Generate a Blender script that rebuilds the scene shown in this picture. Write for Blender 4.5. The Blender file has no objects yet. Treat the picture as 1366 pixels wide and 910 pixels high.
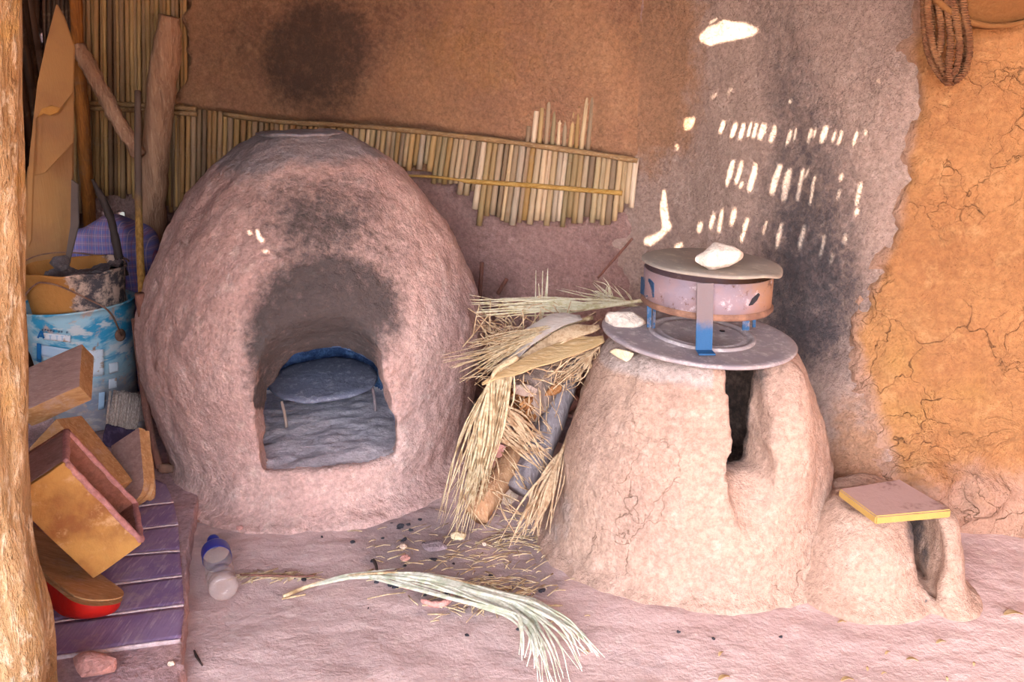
import bpy, bmesh, math, random
import numpy as np
from mathutils import Vector, Matrix, noise, geometry
from mathutils.geometry import delaunay_2d_cdt

random.seed(7)
COL = bpy.context.scene.collection
# ------------------------------------------------------------------ camera maths (1366 x 910)
H, F, PITCH = 1.12, 1150.0, math.radians(16.8)
CP, SP = math.cos(PITCH), math.sin(PITCH)
def ray(u, v):
    cx, cy = (u - 683) / F, (455 - v) / F
    return Vector((cx, CP + cy * SP, cy * CP - SP))
def at_y(u, v, y):
    r = ray(u, v); return Vector((0, 0, H)) + r * (y / r.y)
def at_z(u, v, z):
    r = ray(u, v); return Vector((0, 0, H)) + r * ((z - H) / r.z)
def back_y(x): return 2.92 - 0.3 * x
def on_back(u, v, off=0.0):
    r = ray(u, v); t = (2.92 - off) / (r.y + 0.3 * r.x); return Vector((0, 0, H)) + r * t
def proj(p):
    y, z = p[1], p[2] - H
    d = y * CP - z * SP
    return 683 + F * p[0] / d, 455 - F * (y * SP + z * CP) / d
def lerp(a, b, t): return a + (b - a) * t
def interp(x, xs, ys): return float(np.interp(x, xs, ys))
def sm(t):
    t = max(0.0, min(1.0, t)); return t * t * (3 - 2 * t)
def fbm(p, s, o=4, seed=0.0):
    return noise.fractal(Vector(p) * s + Vector((seed, seed * 1.7, -seed)), 1.0, 2.0, o)

# ------------------------------------------------------------------ objects
def props(o, label=None, cat=None, group=None, kind=None):
    if label: o['label'] = label
    if cat: o['category'] = cat
    if group: o['group'] = group
    if kind: o['kind'] = kind
    return o
def obj(name, me, m=None, parent=None):
    if isinstance(me, bmesh.types.BMesh):
        bm = me; me = bpy.data.meshes.new(name); bm.to_mesh(me); bm.free()
    o = bpy.data.objects.new(name, me); COL.objects.link(o)
    if m is not None and not me.materials: me.materials.append(m)
    if parent is not None: o.parent = parent
    return o
def empty(name, loc=(0, 0, 0)):
    o = bpy.data.objects.new(name, None); o.location = loc; COL.objects.link(o); o.empty_display_size = .05
    return o
def thing(name, label, cat, group=None):
    return props(empty(name), label, cat, group)
def mesh(name, vs, fs, smooth=True):
    me = bpy.data.meshes.new(name); me.from_pydata([tuple(v) for v in vs], [], fs); me.update()
    if smooth: me.polygons.foreach_set('use_smooth', [True] * len(me.polygons))
    return me
def smooth(me):
    me.polygons.foreach_set('use_smooth', [True] * len(me.polygons)); return me
def recenter(o):
    """move the origin of a single-mesh thing to its base"""
    me = o.data
    vs = [v.co for v in me.vertices]
    c = Vector((sum(v.x for v in vs) / len(vs), sum(v.y for v in vs) / len(vs), min(v.z for v in vs)))
    me.transform(Matrix.Translation(-c)); o.location = c
    return o
def attr(me, name, vals):
    a = me.attributes.new(name, 'FLOAT', 'POINT'); a.data.foreach_set('value', list(vals))

# ------------------------------------------------------------------ shapes
def tube(pts, rad, n=10, jit=0.0, seed=0, flat=None, closed_ends=True):
    """round bar through pts; rad a number or list; returns (verts, faces)"""
    pts = [Vector(p) for p in pts]
    if not hasattr(rad, '__len__'): rad = [rad] * len(pts)
    vs, fs = [], []
    up = None
    for i, p in enumerate(pts):
        t = (pts[min(i + 1, len(pts) - 1)] - pts[max(i - 1, 0)]).normalized()
        if up is None:
            a = Vector((0, 1, 0)) if abs(t.y) < .8 else Vector((1, 0, 0))
            up = (a - t * a.dot(t)).normalized()
        else:
            up = (up - t * up.dot(t)).normalized()
        s = t.cross(up)
        for k in range(n):
            a = 2 * math.pi * k / n
            r = rad[i]
            if jit: r *= 1 + jit * noise.noise(Vector((math.cos(a) * 1.3 + seed, math.sin(a) * 1.3, i * .55 + seed * 3)))
            q = s * math.cos(a) * r + up * math.sin(a) * r * (flat or 1)
            vs.append(p + q)
    for i in range(len(pts) - 1):
        for k in range(n):
            k2 = (k + 1) % n
            fs.append((i * n + k, i * n + k2, (i + 1) * n + k2, (i + 1) * n + k))
    if closed_ends:
        fs.append(tuple(range(n - 1, -1, -1)))
        fs.append(tuple((len(pts) - 1) * n + k for k in range(n)))
    return vs, fs
def join(*parts):
    V, Fc = [], []
    for vs, fs in parts:
        b = len(V); V += list(vs); Fc += [tuple(b + i for i in f) for f in fs]
    return V, Fc
def resample(pts, n):
    """Catmull-Rom through pts"""
    pts = [Vector(p) for p in pts]
    if len(pts) == 2: return [pts[0].lerp(pts[1], i / (n - 1)) for i in range(n)]
    out = []
    m = len(pts) - 1
    for i in range(n):
        t = i / (n - 1) * m; k = min(int(t), m - 1); t -= k
        p0 = pts[k - 1] if k > 0 else pts[0] * 2 - pts[1]
        p1, p2 = pts[k], pts[k + 1]
        p3 = pts[k + 2] if k + 2 <= m else pts[m] * 2 - pts[m - 1]
        out.append(.5 * ((2 * p1) + (p2 - p0) * t + (2 * p0 - 5 * p1 + 4 * p2 - p3) * t * t + (3 * p1 - p0 - 3 * p2 + p3) * t ** 3))
    return out
def rock_mesh(name, size, seed, sub=2, rough=.06, npts=18):
    rnd = random.Random(seed)
    bm = bmesh.new()
    for _ in range(npts):
        d = Vector((rnd.gauss(0, 1), rnd.gauss(0, 1), rnd.gauss(0, 1))).normalized()
        bm.verts.new((d.x * size[0] / 2, d.y * size[1] / 2, d.z * size[2] / 2))
    r = bmesh.ops.convex_hull(bm, input=bm.verts)
    bmesh.ops.delete(bm, geom=list({e for e in r['geom_interior'] + r['geom_unused'] if isinstance(e, bmesh.types.BMVert)}), context='VERTS')
    bmesh.ops.triangulate(bm, faces=bm.faces[:])
    if sub: bmesh.ops.subdivide_edges(bm, edges=bm.edges[:], cuts=sub, use_grid_fill=True)
    bmesh.ops.smooth_vert(bm, verts=bm.verts[:], factor=.5, use_axis_x=True, use_axis_y=True, use_axis_z=True)
    mx = max(size)
    for v in bm.verts:
        v.co += v.co.normalized() * mx * rough * fbm(v.co, 4 / mx, 3, seed)
    me = bpy.data.meshes.new(name); bm.to_mesh(me); bm.free()
    return me
def lathe(prof, n=48, cx=0, cy=0, cz=0, close=True):
    """profile [(r,z)] turned round z"""
    vs, fs = [], []
    for r, z in prof:
        for k in range(n):
            a = 2 * math.pi * k / n
            vs.append((cx + r * math.cos(a), cy + r * math.sin(a), cz + z))
    m = len(prof)
    for i in range(m - 1):
        for k in range(n):
            k2 = (k + 1) % n
            fs.append((i * n + k, i * n + k2, (i + 1) * n + k2, (i + 1) * n + k))
    if close:
        fs.append(tuple(range(n - 1, -1, -1))); fs.append(tuple((m - 1) * n + k for k in range(n)))
    return vs, fs
def box_bm(size, bevel=.003, seg=2, cuts=0, nz=0.0, seed=0, nscale=12):
    bm = bmesh.new(); bmesh.ops.create_cube(bm, size=1)
    for v in bm.verts: v.co = Vector((v.co.x * size[0], v.co.y * size[1], v.co.z * size[2]))
    if bevel: bmesh.ops.bevel(bm, geom=bm.edges[:], offset=bevel, segments=seg, affect='EDGES', profile=.6)
    if cuts: bmesh.ops.subdivide_edges(bm, edges=bm.edges[:], cuts=cuts, use_grid_fill=True)
    if nz:
        for v in bm.verts:
            v.co += Vector((noise.noise(v.co * nscale + Vector((seed, 0, 0))), noise.noise(v.co * nscale + Vector((0, seed + 9, 0))), noise.noise(v.co * nscale + Vector((0, 0, seed + 5))))) * nz
    return bm
def rotm(w):
    w = Vector(w); a = w.length
    return Matrix.Rotation(a, 4, w.normalized()) if a > 1e-9 else Matrix.Identity(4)
def evaluated(o):
    dg = bpy.context.evaluated_depsgraph_get()
    return bpy.data.meshes.new_from_object(o.evaluated_get(dg))
def sculpt(name, base, cutters, adds=(), voxel=.01, iters=4):
    """base solid minus cutters, softened like hand-smoothed clay; returns a mesh"""
    o = obj('tmp_base', base)
    tmp = [o]
    for mode, lst in (('UNION', adds), ('DIFFERENCE', cutters)):
        for c in lst:
            co = obj('tmp_cut', c); tmp.append(co)
            m = o.modifiers.new('b', 'BOOLEAN'); m.operation = mode; m.object = co; m.solver = 'EXACT'
            if mode == 'UNION': m.use_self = False
    m = o.modifiers.new('r', 'REMESH'); m.mode = 'VOXEL'; m.voxel_size = voxel
    m = o.modifiers.new('s', 'SMOOTH'); m.factor = .5; m.iterations = iters
    me = evaluated(o); me.name = name
    for t in tmp: bpy.data.objects.remove(t)
    return smooth(me)
def roughen(me, f):
    n = len(me.vertices)
    co = np.empty(n * 3); me.vertices.foreach_get('co', co); co = co.reshape(-1, 3)
    no = np.empty(n * 3); me.vertices.foreach_get('normal', no); no = no.reshape(-1, 3)
    d = np.array([f(Vector(c), Vector(q)) for c, q in zip(co, no)])
    co += no * d[:, None]
    me.vertices.foreach_set('co', co.ravel()); me.update()
    return co

# ------------------------------------------------------------------ materials
def lin(c):
    if isinstance(c, str):
        c = c.lstrip('#'); c = [int(c[i:i + 2], 16) / 255 for i in (0, 2, 4)]
        c = [x / 12.92 if x <= .04045 else ((x + .055) / 1.055) ** 2.4 for x in c]
    return (c[0], c[1], c[2], 1.0)
class NB:
    def __init__(s, name):
        s.m = bpy.data.materials.new(name); s.m.use_nodes = True
        s.t = s.m.node_tree; s.n = s.t.nodes; s.l = s.t.links
        s.b = s.n['Principled BSDF']; s.b.inputs['Specular IOR Level'].default_value = .25
        s.tc = s.n.new('ShaderNodeTexCoord'); s.co = s.tc.outputs['Object']
    def put(s, sock, v):
        if v is None: return
        if isinstance(v, bpy.types.NodeSocket): s.l.new(v, sock)
        elif isinstance(v, str) or (hasattr(v, '__len__') and sock.type == 'RGBA'): sock.default_value = lin(v)
        else: sock.default_value = v
    def map(s, scale, co=None):
        m = s.n.new('ShaderNodeMapping'); s.put(m.inputs['Vector'], co or s.co); m.inputs['Scale'].default_value = scale
        return m.outputs[0]
    def noise(s, scale, det=4, rough=.55, dist=0, co=None):
        t = s.n.new('ShaderNodeTexNoise'); s.put(t.inputs['Vector'], co or s.co)
        t.inputs['Scale'].default_value = scale; t.inputs['Detail'].default_value = det
        t.inputs['Roughness'].default_value = rough; t.inputs['Distortion'].default_value = dist
        return t.outputs['Fac']
    def warp(s, scale, amt, co=None):
        t = s.n.new('ShaderNodeTexNoise'); s.put(t.inputs['Vector'], co or s.co); t.inputs['Scale'].default_value = scale
        t.inputs['Detail'].default_value = 3
        v = s.n.new('ShaderNodeVectorMath'); v.operation = 'MULTIPLY_ADD'
        s.l.new(t.outputs['Color'], v.inputs[0]); v.inputs[1].default_value = (amt,) * 3; s.put(v.inputs[2], co or s.co)
        return v.outputs[0]
    def voro(s, scale, feat='DISTANCE_TO_EDGE', co=None):
        t = s.n.new('ShaderNodeTexVoronoi'); t.feature = feat; s.put(t.inputs['Vector'], co or s.co); t.inputs['Scale'].default_value = scale
        return t.outputs['Distance'] if feat != 'COLOR' else t.outputs['Color']
    def vcol(s, scale, co=None):
        t = s.n.new('ShaderNodeTexVoronoi'); s.put(t.inputs['Vector'], co or s.co); t.inputs['Scale'].default_value = scale
        return t.outputs['Color']
    def wave(s, scale, axis='X', dist=1.0, det=2, co=None, dscale=1.0):
        t = s.n.new('ShaderNodeTexWave'); t.bands_direction = axis; s.put(t.inputs['Vector'], co or s.co)
        t.inputs['Scale'].default_value = scale; t.inputs['Distortion'].default_value = dist; t.inputs['Detail'].default_value = det
        t.inputs['Detail Scale'].default_value = dscale
        return t.outputs['Fac']
    def ramp(s, fac, a, b, va=0.0, vb=1.0):
        r = s.n.new('ShaderNodeMapRange'); r.interpolation_type = 'SMOOTHSTEP'; s.put(r.inputs['Value'], fac)
        for k, v in zip(('From Min', 'From Max', 'To Min', 'To Max'), (a, b, va, vb)): r.inputs[k].default_value = v
        return r.outputs[0]
    def mix(s, fac, a, b, mode='MIX'):
        m = s.n.new('ShaderNodeMix'); m.data_type = 'RGBA'; m.blend_type = mode
        s.put(m.inputs['Factor'], fac); s.put(m.inputs['A' if 0 else 6], a); s.put(m.inputs[7], b)
        return m.outputs[2]
    def math(s, op, a, b=None, clamp=False):
        m = s.n.new('ShaderNodeMath'); m.operation = op; m.use_clamp = clamp
        s.put(m.inputs[0], a); s.put(m.inputs[1], b); return m.outputs[0]
    def attr(s, name):
        a = s.n.new('ShaderNodeAttribute'); a.attribute_name = name; return a.outputs['Fac']
    def rnd(s):
        return s.n.new('ShaderNodeObjectInfo').outputs['Random']
    def sep(s, axis):
        x = s.n.new('ShaderNodeSeparateXYZ'); s.l.new(s.co, x.inputs[0]); return x.outputs[axis]
    def hsv(s, col, v=None, h=None, sat=None):
        n = s.n.new('ShaderNodeHueSaturation'); s.put(n.inputs['Color'], col)
        if v is not None: s.put(n.inputs['Value'], v)
        if h is not None: s.put(n.inputs['Hue'], h)
        if sat is not None: s.put(n.inputs['Saturation'], sat)
        return n.outputs[0]
    def bump(s, h, dist=.01, strength=1.0, prev=None):
        b = s.n.new('ShaderNodeBump'); b.inputs['Strength'].default_value = strength; b.inputs['Distance'].default_value = dist
        s.put(b.inputs['Height'], h)
        if prev is not None: s.l.new(prev, b.inputs['Normal'])
        return b.outputs[0]
    def done(s, col, rough=.95, normal=None, metal=0.0, spec=None):
        s.put(s.b.inputs['Base Color'], col); s.put(s.b.inputs['Roughness'], rough); s.put(s.b.inputs['Metallic'], metal)
        if normal is not None: s.l.new(normal, s.b.inputs['Normal'])
        if spec is not None: s.b.inputs['Specular IOR Level'].default_value = spec
        return s.m

def clay(name, base, alt, pale=None, crack=0.0, crack_scale=7, soot=None, extra=None, bump=1.0, fibre=0.0, streak=0.0):
    """hand-plastered mud: mottled colour, straw flecks, dried cracks, a soot attribute where something burned or is darkened"""
    b = NB(name)
    w = b.warp(5, .12)
    c = b.mix(b.ramp(b.noise(5, 5, .6), .35, .68), base, alt)
    c = b.mix(b.math('MULTIPLY', b.ramp(b.noise(23, 5, .65), .52, .75), .55), c, pale or alt)
    if streak:
        st = b.noise(9, 4, .6, co=b.map((6, 6, .7)))
        c = b.mix(b.math('MULTIPLY', b.ramp(st, .5, .75), streak), c, pale or alt)
    if extra:
        a = b.attr(extra[0]); k = b.math('MULTIPLY', b.ramp(b.math('ADD', a, b.math('MULTIPLY', b.math('SUBTRACT', b.noise(14, 5, .65), .5), .9)), .35, .75), extra[2] if len(extra) > 2 else 1.0)
        c = b.mix(k, c, extra[1])
    c = b.hsv(c, v=b.ramp(b.noise(75, 5, .75), .3, .7, .74, 1.18))
    n1 = b.bump(b.noise(11, 5, .6), .035 * bump, .6)
    n2 = b.bump(b.noise(42, 6, .7), .013 * bump, .85, n1)
    n2 = b.bump(b.noise(130, 4, .65), .004 * bump, .9, n2)
    if crack:
        cw = b.warp(7, .16, co=b.warp(30, .03))
        d = b.voro(crack_scale, co=cw)
        line = b.ramp(d, .0, .010, 1, 0)
        msk = b.ramp(b.noise(3.1, 2), .5, .64)
        ln = b.math('MULTIPLY', line, msk)
        c = b.mix(b.math('MULTIPLY', ln, .75 * crack), c, '#5d3a26')
        n2 = b.bump(b.math('SUBTRACT', 1, ln), .012, 1.0 * crack, n2)
    if soot:
        a = b.attr('soot')
        nz = b.math('MULTIPLY', b.math('SUBTRACT', b.noise(42, 6, .78), .5), 2.1)
        nz2 = b.math('MULTIPLY', b.math('SUBTRACT', b.noise(7, 4, .6), .5), .7)
        k = b.math('ADD', a, b.math('MULTIPLY', b.math('ADD', nz, nz2), b.ramp(a, 0.0, .35, 0, .75)))
        c = b.mix(b.ramp(k, .08, 1.15, 0, .92), c, soot)
    return b.done(c, .96, n2)

def wood(name, base, dark, pale, scale=1.0, axis='Z', bump=.004, grime=None):
    b = NB(name)
    sc = {'X': (1, 9, 9), 'Y': (9, 1, 9), 'Z': (9, 9, 1)}[axis]
    g = b.noise(7 * scale, 5, .65, .6, co=b.map(sc))
    g2 = b.noise(22 * scale, 3, .5, 0, co=b.map(sc))
    c = b.mix(b.ramp(g, .3, .7), dark, base)
    c = b.mix(b.math('MULTIPLY', b.ramp(g2, .5, .75), .6), c, pale)
    if grime: c = b.mix(b.ramp(b.noise(14, 5, .7), .5, .72), c, grime)
    n = b.bump(g, bump, .7); n = b.bump(g2, bump * .6, .6, n); n = b.bump(b.noise(120, 3), .001, .6, n)
    return b.done(c, .85, n)

M = {}
M['floor'] = (lambda b: (lambda c0, n: b.done(c0, .97, n))(
    b.mix(b.math('MULTIPLY', b.ramp(b.math('ADD', b.attr('ash'), b.math('MULTIPLY', b.math('SUBTRACT', b.noise(16, 6, .7), .5), 1.3)), .3, .8), .75),
          b.mix(b.math('MULTIPLY', b.ramp(b.noise(26, 6, .7), .5, .72), .6),
                b.mix(b.ramp(b.noise(2.6, 5, .6), .36, .66), '#c0a49f', '#b79b97'), '#d2bbb5'),
          '#8f7f80'),
    b.bump(b.noise(150, 4, .6), .002, .6, b.bump(b.noise(34, 6, .65), .007, .6, b.bump(b.noise(9, 5, .6, co=b.map((1, 1.3, 1))), .02, .45)))))(NB('earth_floor'))
M['ledge'] = clay('earth_ledge', '#a5878b', '#b18d8a', '#c4a09a', bump=.7)
M['oven'] = clay('oven_clay', '#c29f97', '#b7928b', '#d3bab2', soot='#3b3738', extra=('ash', '#8b8083', .85))
M['stove'] = clay('stove_clay', '#ad8e7e', '#a38476', '#c0a496', crack=.6, crack_scale=8, soot='#3a3536', extra=('ash', '#a99b98', .7), bump=.8)
M['hearth'] = clay('hearth_clay', '#a98a7a', '#a08070', '#bfa598', crack=.2, soot='#3c3a3f', bump=.8)
M['wall_back'] = clay('wall_clay', '#9b7871', '#8f6d68', '#ab8a84', crack=.15, soot='#46342e')
M['plaster'] = clay('wall_plaster', '#ad7f61', '#a2755d', '#bc9072', crack=.25, crack_scale=5, soot='#4f3d38', extra=('warm', '#ad7d56', .8), bump=1.8)
M['wall_right'] = clay('corner_clay', '#ad9085', '#a1857b', '#bea499', crack=.12, soot='#3d3a41', extra=('warm', '#a5795e', .95), bump=1.8)
def _orange():
    """dry cracked orange plaster coat with flaked layers"""
    b = NB('orange_plaster')
    c = b.mix(b.ramp(b.noise(4, 5, .6), .35, .68), '#a07048', '#946440')
    c = b.mix(b.math('MULTIPLY', b.ramp(b.noise(15, 5, .65), .52, .75), .6), c, '#aa8058')
    c = b.mix(b.math('MULTIPLY', b.ramp(b.noise(2.2, 3, .5), .54, .7), .45), c, '#a57d3c')
    c = b.mix(b.ramp(b.math('ADD', b.attr('base'), b.math('MULTIPLY', b.math('SUBTRACT', b.noise(12, 5, .65), .5), .8)), .35, .8), c, '#a27b68')
    n = b.bump(b.noise(8, 5, .6, .8), .06, .75)
    vc = b.n.new('ShaderNodeSeparateColor'); b.l.new(b.vcol(6.5, b.warp(6, .2)), vc.inputs[0])
    n = b.bump(b.math('MULTIPLY', vc.outputs[0], b.ramp(b.attr('flake'), .2, .8, .15, 1)), .03, .7, n)
    c = b.hsv(c, v=b.ramp(b.noise(60, 5, .75), .3, .7, .82, 1.12))
    n = b.bump(b.noise(36, 6, .7), .016, .85, n); n = b.bump(b.noise(130, 4), .004, .8, n)
    cw = b.warp(6, .2, co=b.warp(28, .035))
    ln = b.math('MULTIPLY', b.ramp(b.voro(6.5, co=cw), 0, .010, 1, 0), b.ramp(b.noise(2.4, 2), .45, .58))
    ln2 = b.math('MULTIPLY', b.ramp(b.voro(14, co=cw), 0, .014, 1, 0), b.ramp(b.noise(3.3, 2), .54, .66))
    ln = b.math('MAXIMUM', ln, b.math('MULTIPLY', ln2, .7))
    c = b.mix(b.math('MULTIPLY', ln, .6), c, '#7a5238')
    n = b.bump(b.math('SUBTRACT', 1, ln), .015, .9, n)
    return b.done(c, .95, n)
M['orange'] = _orange()
M['dark_earth'] = clay('dark_earth', '#5a4038', '#4a342e', '#6d5148')
M['post_old'] = wood('post_bark', '#b08b62', '#87623f', '#d6c4ae', 1.0, 'Z', .035, grime='#a67e4c')
def _bark():
    b = NB('trunk_bark'); st = b.map((1, 1, .22)); st2 = b.map((1, 1, .4))
    g = b.noise(26, 5, .65, .8, co=st); g2 = b.noise(60, 5, .7, .3, co=st2)
    c = b.mix(b.ramp(g, .36, .64), '#94714a', '#b8966e')
    c = b.mix(b.math('MULTIPLY', b.ramp(g2, .5, .68), .75), c, '#d8c3a8')  # pale streaks put the bark's highlights into its colour
    c = b.mix(b.math('MULTIPLY', b.ramp(b.noise(9, 3, .5), .54, .66), .5), c, '#b58a3a')
    n = b.bump(g, .03, .9); n = b.bump(g2, .012, .9, n); n = b.bump(b.noise(150, 4, .7), .003, .8, n)
    return b.done(c, .85, n)
M['post'] = _bark()
def _reed(name, cols, node=True):
    b = NB(name)
    r = b.rnd()
    rr = b.n.new('ShaderNodeValToRGB'); b.l.new(r, rr.inputs[0])
    el = rr.color_ramp.elements
    el[0].color = lin(cols[0]); el[0].position = 0
    el[1].color = lin(cols[-1]); el[1].position = 1
    for i, c in enumerate(cols[1:-1]):
        e = el.new((i + 1) / (len(cols) - 1)); e.color = lin(c)
    c = b.mix(b.math('MULTIPLY', b.ramp(b.noise(11, 4, .6, co=b.map((12, 12, .8))), .45, .7), .5), rr.outputs[0], '#6d4a2a')
    c = b.mix(b.math('MULTIPLY', b.ramp(b.noise(17, 4, .6), .55, .75), .45), c, '#b5998a')
    c = b.hsv(c, v=b.ramp(b.math('FRACT', b.math('MULTIPLY', r, 37.7)), 0, 1, .62, 1.02))
    n = b.bump(b.noise(30, 3, .5, co=b.map((10, 10, .8))), .002, .5)
    return b.done(c, .6, n)
M['reed'] = _reed('reed_cane', ['#a27c4a', '#b5946a', '#c8b09a', '#a58a6c', '#8a705a', '#beA083', '#a9926f', '#98774c'])
M['reed_dull'] = _reed('weathered_cane', ['#8c6744', '#a87e52', '#967a62', '#7a5a42', '#b48c58', '#a0774e'])
M['reed_dark'] = _reed('dark_cane', ['#35241d', '#4b3530', '#60463c', '#2e211e'])
M['batten'] = wood('batten_cane', '#9c7a55', '#7b5b3e', '#b69a80', 1.5, 'X', .003)
M['batten_warm'] = wood('warm_cane', '#b08a50', '#8f6528', '#cda76a', 1.5, 'X', .003)
M['pole'] = wood('mud_daubed_wood', '#a87f66', '#84604c', '#bc987f', .8, 'Z', .012, grime='#9b745f')
M['pole_orange'] = wood('orange_wood', '#955a26', '#6b3c1c', '#a8692f', .9, 'Z', .006, grime='#7b5238')
M['box'] = wood('mud_stained_wood', '#b58a60', '#9a7048', '#caa47e', 1.0, 'X', .003, grime='#b0907e')
M['box_top'] = wood('grey_dusty_wood', '#a9877f', '#94746d', '#b9998f', 1.0, 'X', .003)
M['box_front'] = (lambda b: b.done(b.mix(b.ramp(b.noise(19, 6, .7), .55, .7), b.mix(b.ramp(b.noise(7, 5, .6), .38, .64), '#b98a4c', '#8d5b34'), '#c79c70'), .8, b.bump(b.noise(30, 6, .7), .006, .8)))(NB('smeared_mould_face'))
M['rim_pink'] = clay('pink_mud_rim', '#bb8583', '#a87470', '#cfa09a', bump=.4)
M['inner'] = clay('mould_inside', '#8a5b4c', '#7c4f42', '#a06a58', bump=.4)
M['red'] = (lambda b: b.done(b.mix(b.ramp(b.noise(28, 5, .7), .45, .75), '#b01a12', '#8a1a14'), .55, b.bump(b.noise(40, 4), .003, .6)))(NB('red_paint'))
M['stone'] = clay('pale_stone', '#cdb3a2', '#c2a794', '#dcc8bc', bump=.5)
M['stone_w'] = clay('white_stone', '#d6c4b8', '#c7b0a2', '#e4d6cc', bump=.5)
M['stone_c'] = clay('cream_stone', '#dcc7a6', '#cfb792', '#e6d8c0', bump=.4)
M['brick'] = clay('pink_brick', '#c48f86', '#b98279', '#d3a49b', bump=.5)
M['stone_grey'] = clay('grey_stone', '#8f7d80', '#7f6e72', '#a39094', bump=.6)
M['char'] = (lambda b: b.done(b.mix(b.noise(60, 3), '#1b191c', '#35323a'), .8, b.bump(b.noise(80, 4), .002)))(NB('charcoal'))
M['slab_dark'] = (lambda b: b.done(b.mix(b.ramp(b.noise(45, 5, .75), .5, .75), b.mix(b.noise(7, 4), '#62657a', '#706c7a'), '#a5a2aa'), .9, b.bump(b.noise(45, 5, .7), .006)))(NB('sooty_slab'))
M['blue_lit_soot'] = (lambda b: b.done(b.mix(b.ramp(b.noise(20, 6, .75), .42, .68), '#2a3f66', '#5f7eae'), .85, b.bump(b.noise(28, 5, .7), .012)))(NB('blue_light_on_soot'))  # bluish light inside the oven is put into the soot colour
M['ash'] = clay('grey_ash', '#8b8084', '#7d7378', '#9d9094', bump=.4)
M['disk'] = (lambda b: b.done(b.mix(b.ramp(b.noise(30, 6, .8), .48, .68), b.mix(b.ramp(b.noise(6, 4, .6), .35, .65), '#8d8086', '#998a8a'), '#bcaeac'), .8, b.bump(b.noise(60, 5, .7), .002, .7), .0))(NB('dusty_griddle_metal'))
M['lid'] = (lambda b: b.done(b.mix(b.ramp(b.noise(28, 5, .7), .5, .75), b.mix(b.ramp(b.noise(5, 4, .6), .35, .65), '#8e8079', '#97897d'), '#b5a590'), .8, b.bump(b.noise(50, 5, .7), .003, .7)))(NB('grey_lid_metal'))
def _drum():
    b = NB('rusty_drum')
    c = b.mix(b.ramp(b.noise(9, 5, .6), .4, .65), '#80707a', '#8d7274')
    c = b.mix(b.ramp(b.math('ADD', b.sep('X'), b.math('MULTIPLY', b.noise(14, 5, .7), .22)), .14, .24), c, '#96705a')
    c = b.mix(b.ramp(b.noise(17, 5, .75), .56, .68), c, '#b0a0a4')
    c = b.mix(b.ramp(b.noise(24, 6, .8), .56, .66), c, '#5f4438')
    return b.done(c, .8, b.bump(b.noise(40, 5, .7), .003, .7), .05)
M['drum'] = _drum()
M['rust'] = (lambda b: b.done(b.mix(b.ramp(b.noise(25, 6, .7), .4, .65), '#6f5044', '#8c6654'), .8, b.bump(b.noise(60, 5), .003)))(NB('rust'))
def _bluemetal():
    b = NB('blue_flaking_metal')
    z = b.sep('Z')
    c = b.mix(b.ramp(b.noise(36, 6, .7), .5, .62), '#24486c', '#6f6670')
    return b.done(c, .55, b.bump(b.noise(60, 5), .002), .3)
M['bluemetal'] = _bluemetal()
M['dusty_strap'] = (lambda b: b.done(b.mix(b.ramp(b.math('ADD', b.sep('Z'), b.math('MULTIPLY', b.noise(26, 5, .7), .06)), .625, .655), '#274f78', '#6b5d60'), .6, b.bump(b.noise(60, 5), .002), .3))(NB('strap_metal'))
def _bucket():
    b = NB('blue_bucket_paint')
    c = b.mix(b.ramp(b.noise(6, 4, .6, 1.0, co=b.map((1, 1, 2.2))), .44, .54), '#2f86ac', '#8fb0c0')
    c = b.mix(b.math('MULTIPLY', b.ramp(b.noise(4.2, 3, .6), .54, .6), .9), c, '#3a6f9a')
    c = b.mix(b.ramp(b.noise(9, 4, .6, co=b.map((1, 1, 2.4))), .55, .62), c, '#b9bcc0')
    c = b.mix(b.ramp(b.noise(12, 6, .75), .53, .63), c, '#b0988e')
    c = b.mix(b.ramp(b.noise(30, 5, .7), .64, .69), c, '#8a5a38')
    z = b.sep('Z')
    low = b.ramp(b.math('ADD', z, b.math('MULTIPLY', b.noise(10, 5, .7), .3)), .24, .40, 1, 0)
    c = b.mix(b.math('MULTIPLY', low, .7), c, '#94827c')
    return b.done(c, .5, b.bump(b.noise(26, 5, .7), .004, .6), .0, .4)
M['bucket'] = _bucket()
M['label_white'] = (lambda b: b.done(b.mix(b.ramp(b.noise(40, 5, .7), .55, .66), '#c9cdd6', '#a58d80'), .7))(NB('label_white'))
M['label_blue'] = NB('label_blue').done('#1c5f96', .6)
M['label_pale'] = NB('label_pale').done('#9fb7d0', .6)
M['label_dark'] = NB('label_dark').done('#274060', .7)
def _tub():
    b = NB('tub_crusted')
    c = b.mix(b.ramp(b.noise(6, 4), .4, .65), '#a5703a', '#98632f')
    cr = b.mix(b.ramp(b.noise(24, 5, .7), .42, .6), '#4a4246', '#c0a090')
    c = b.mix(b.ramp(b.math('ADD', b.sep('X'), b.math('MULTIPLY', b.noise(18, 5, .7), .12)), .10, .115), c, cr)
    return b.done(c, .85, b.bump(b.noise(24, 5, .7), .008, .8))
M['tub'] = _tub()
M['crust'] = clay('mortar_crust', '#6b6064', '#5a5054', '#b8a09a', bump=1)
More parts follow.
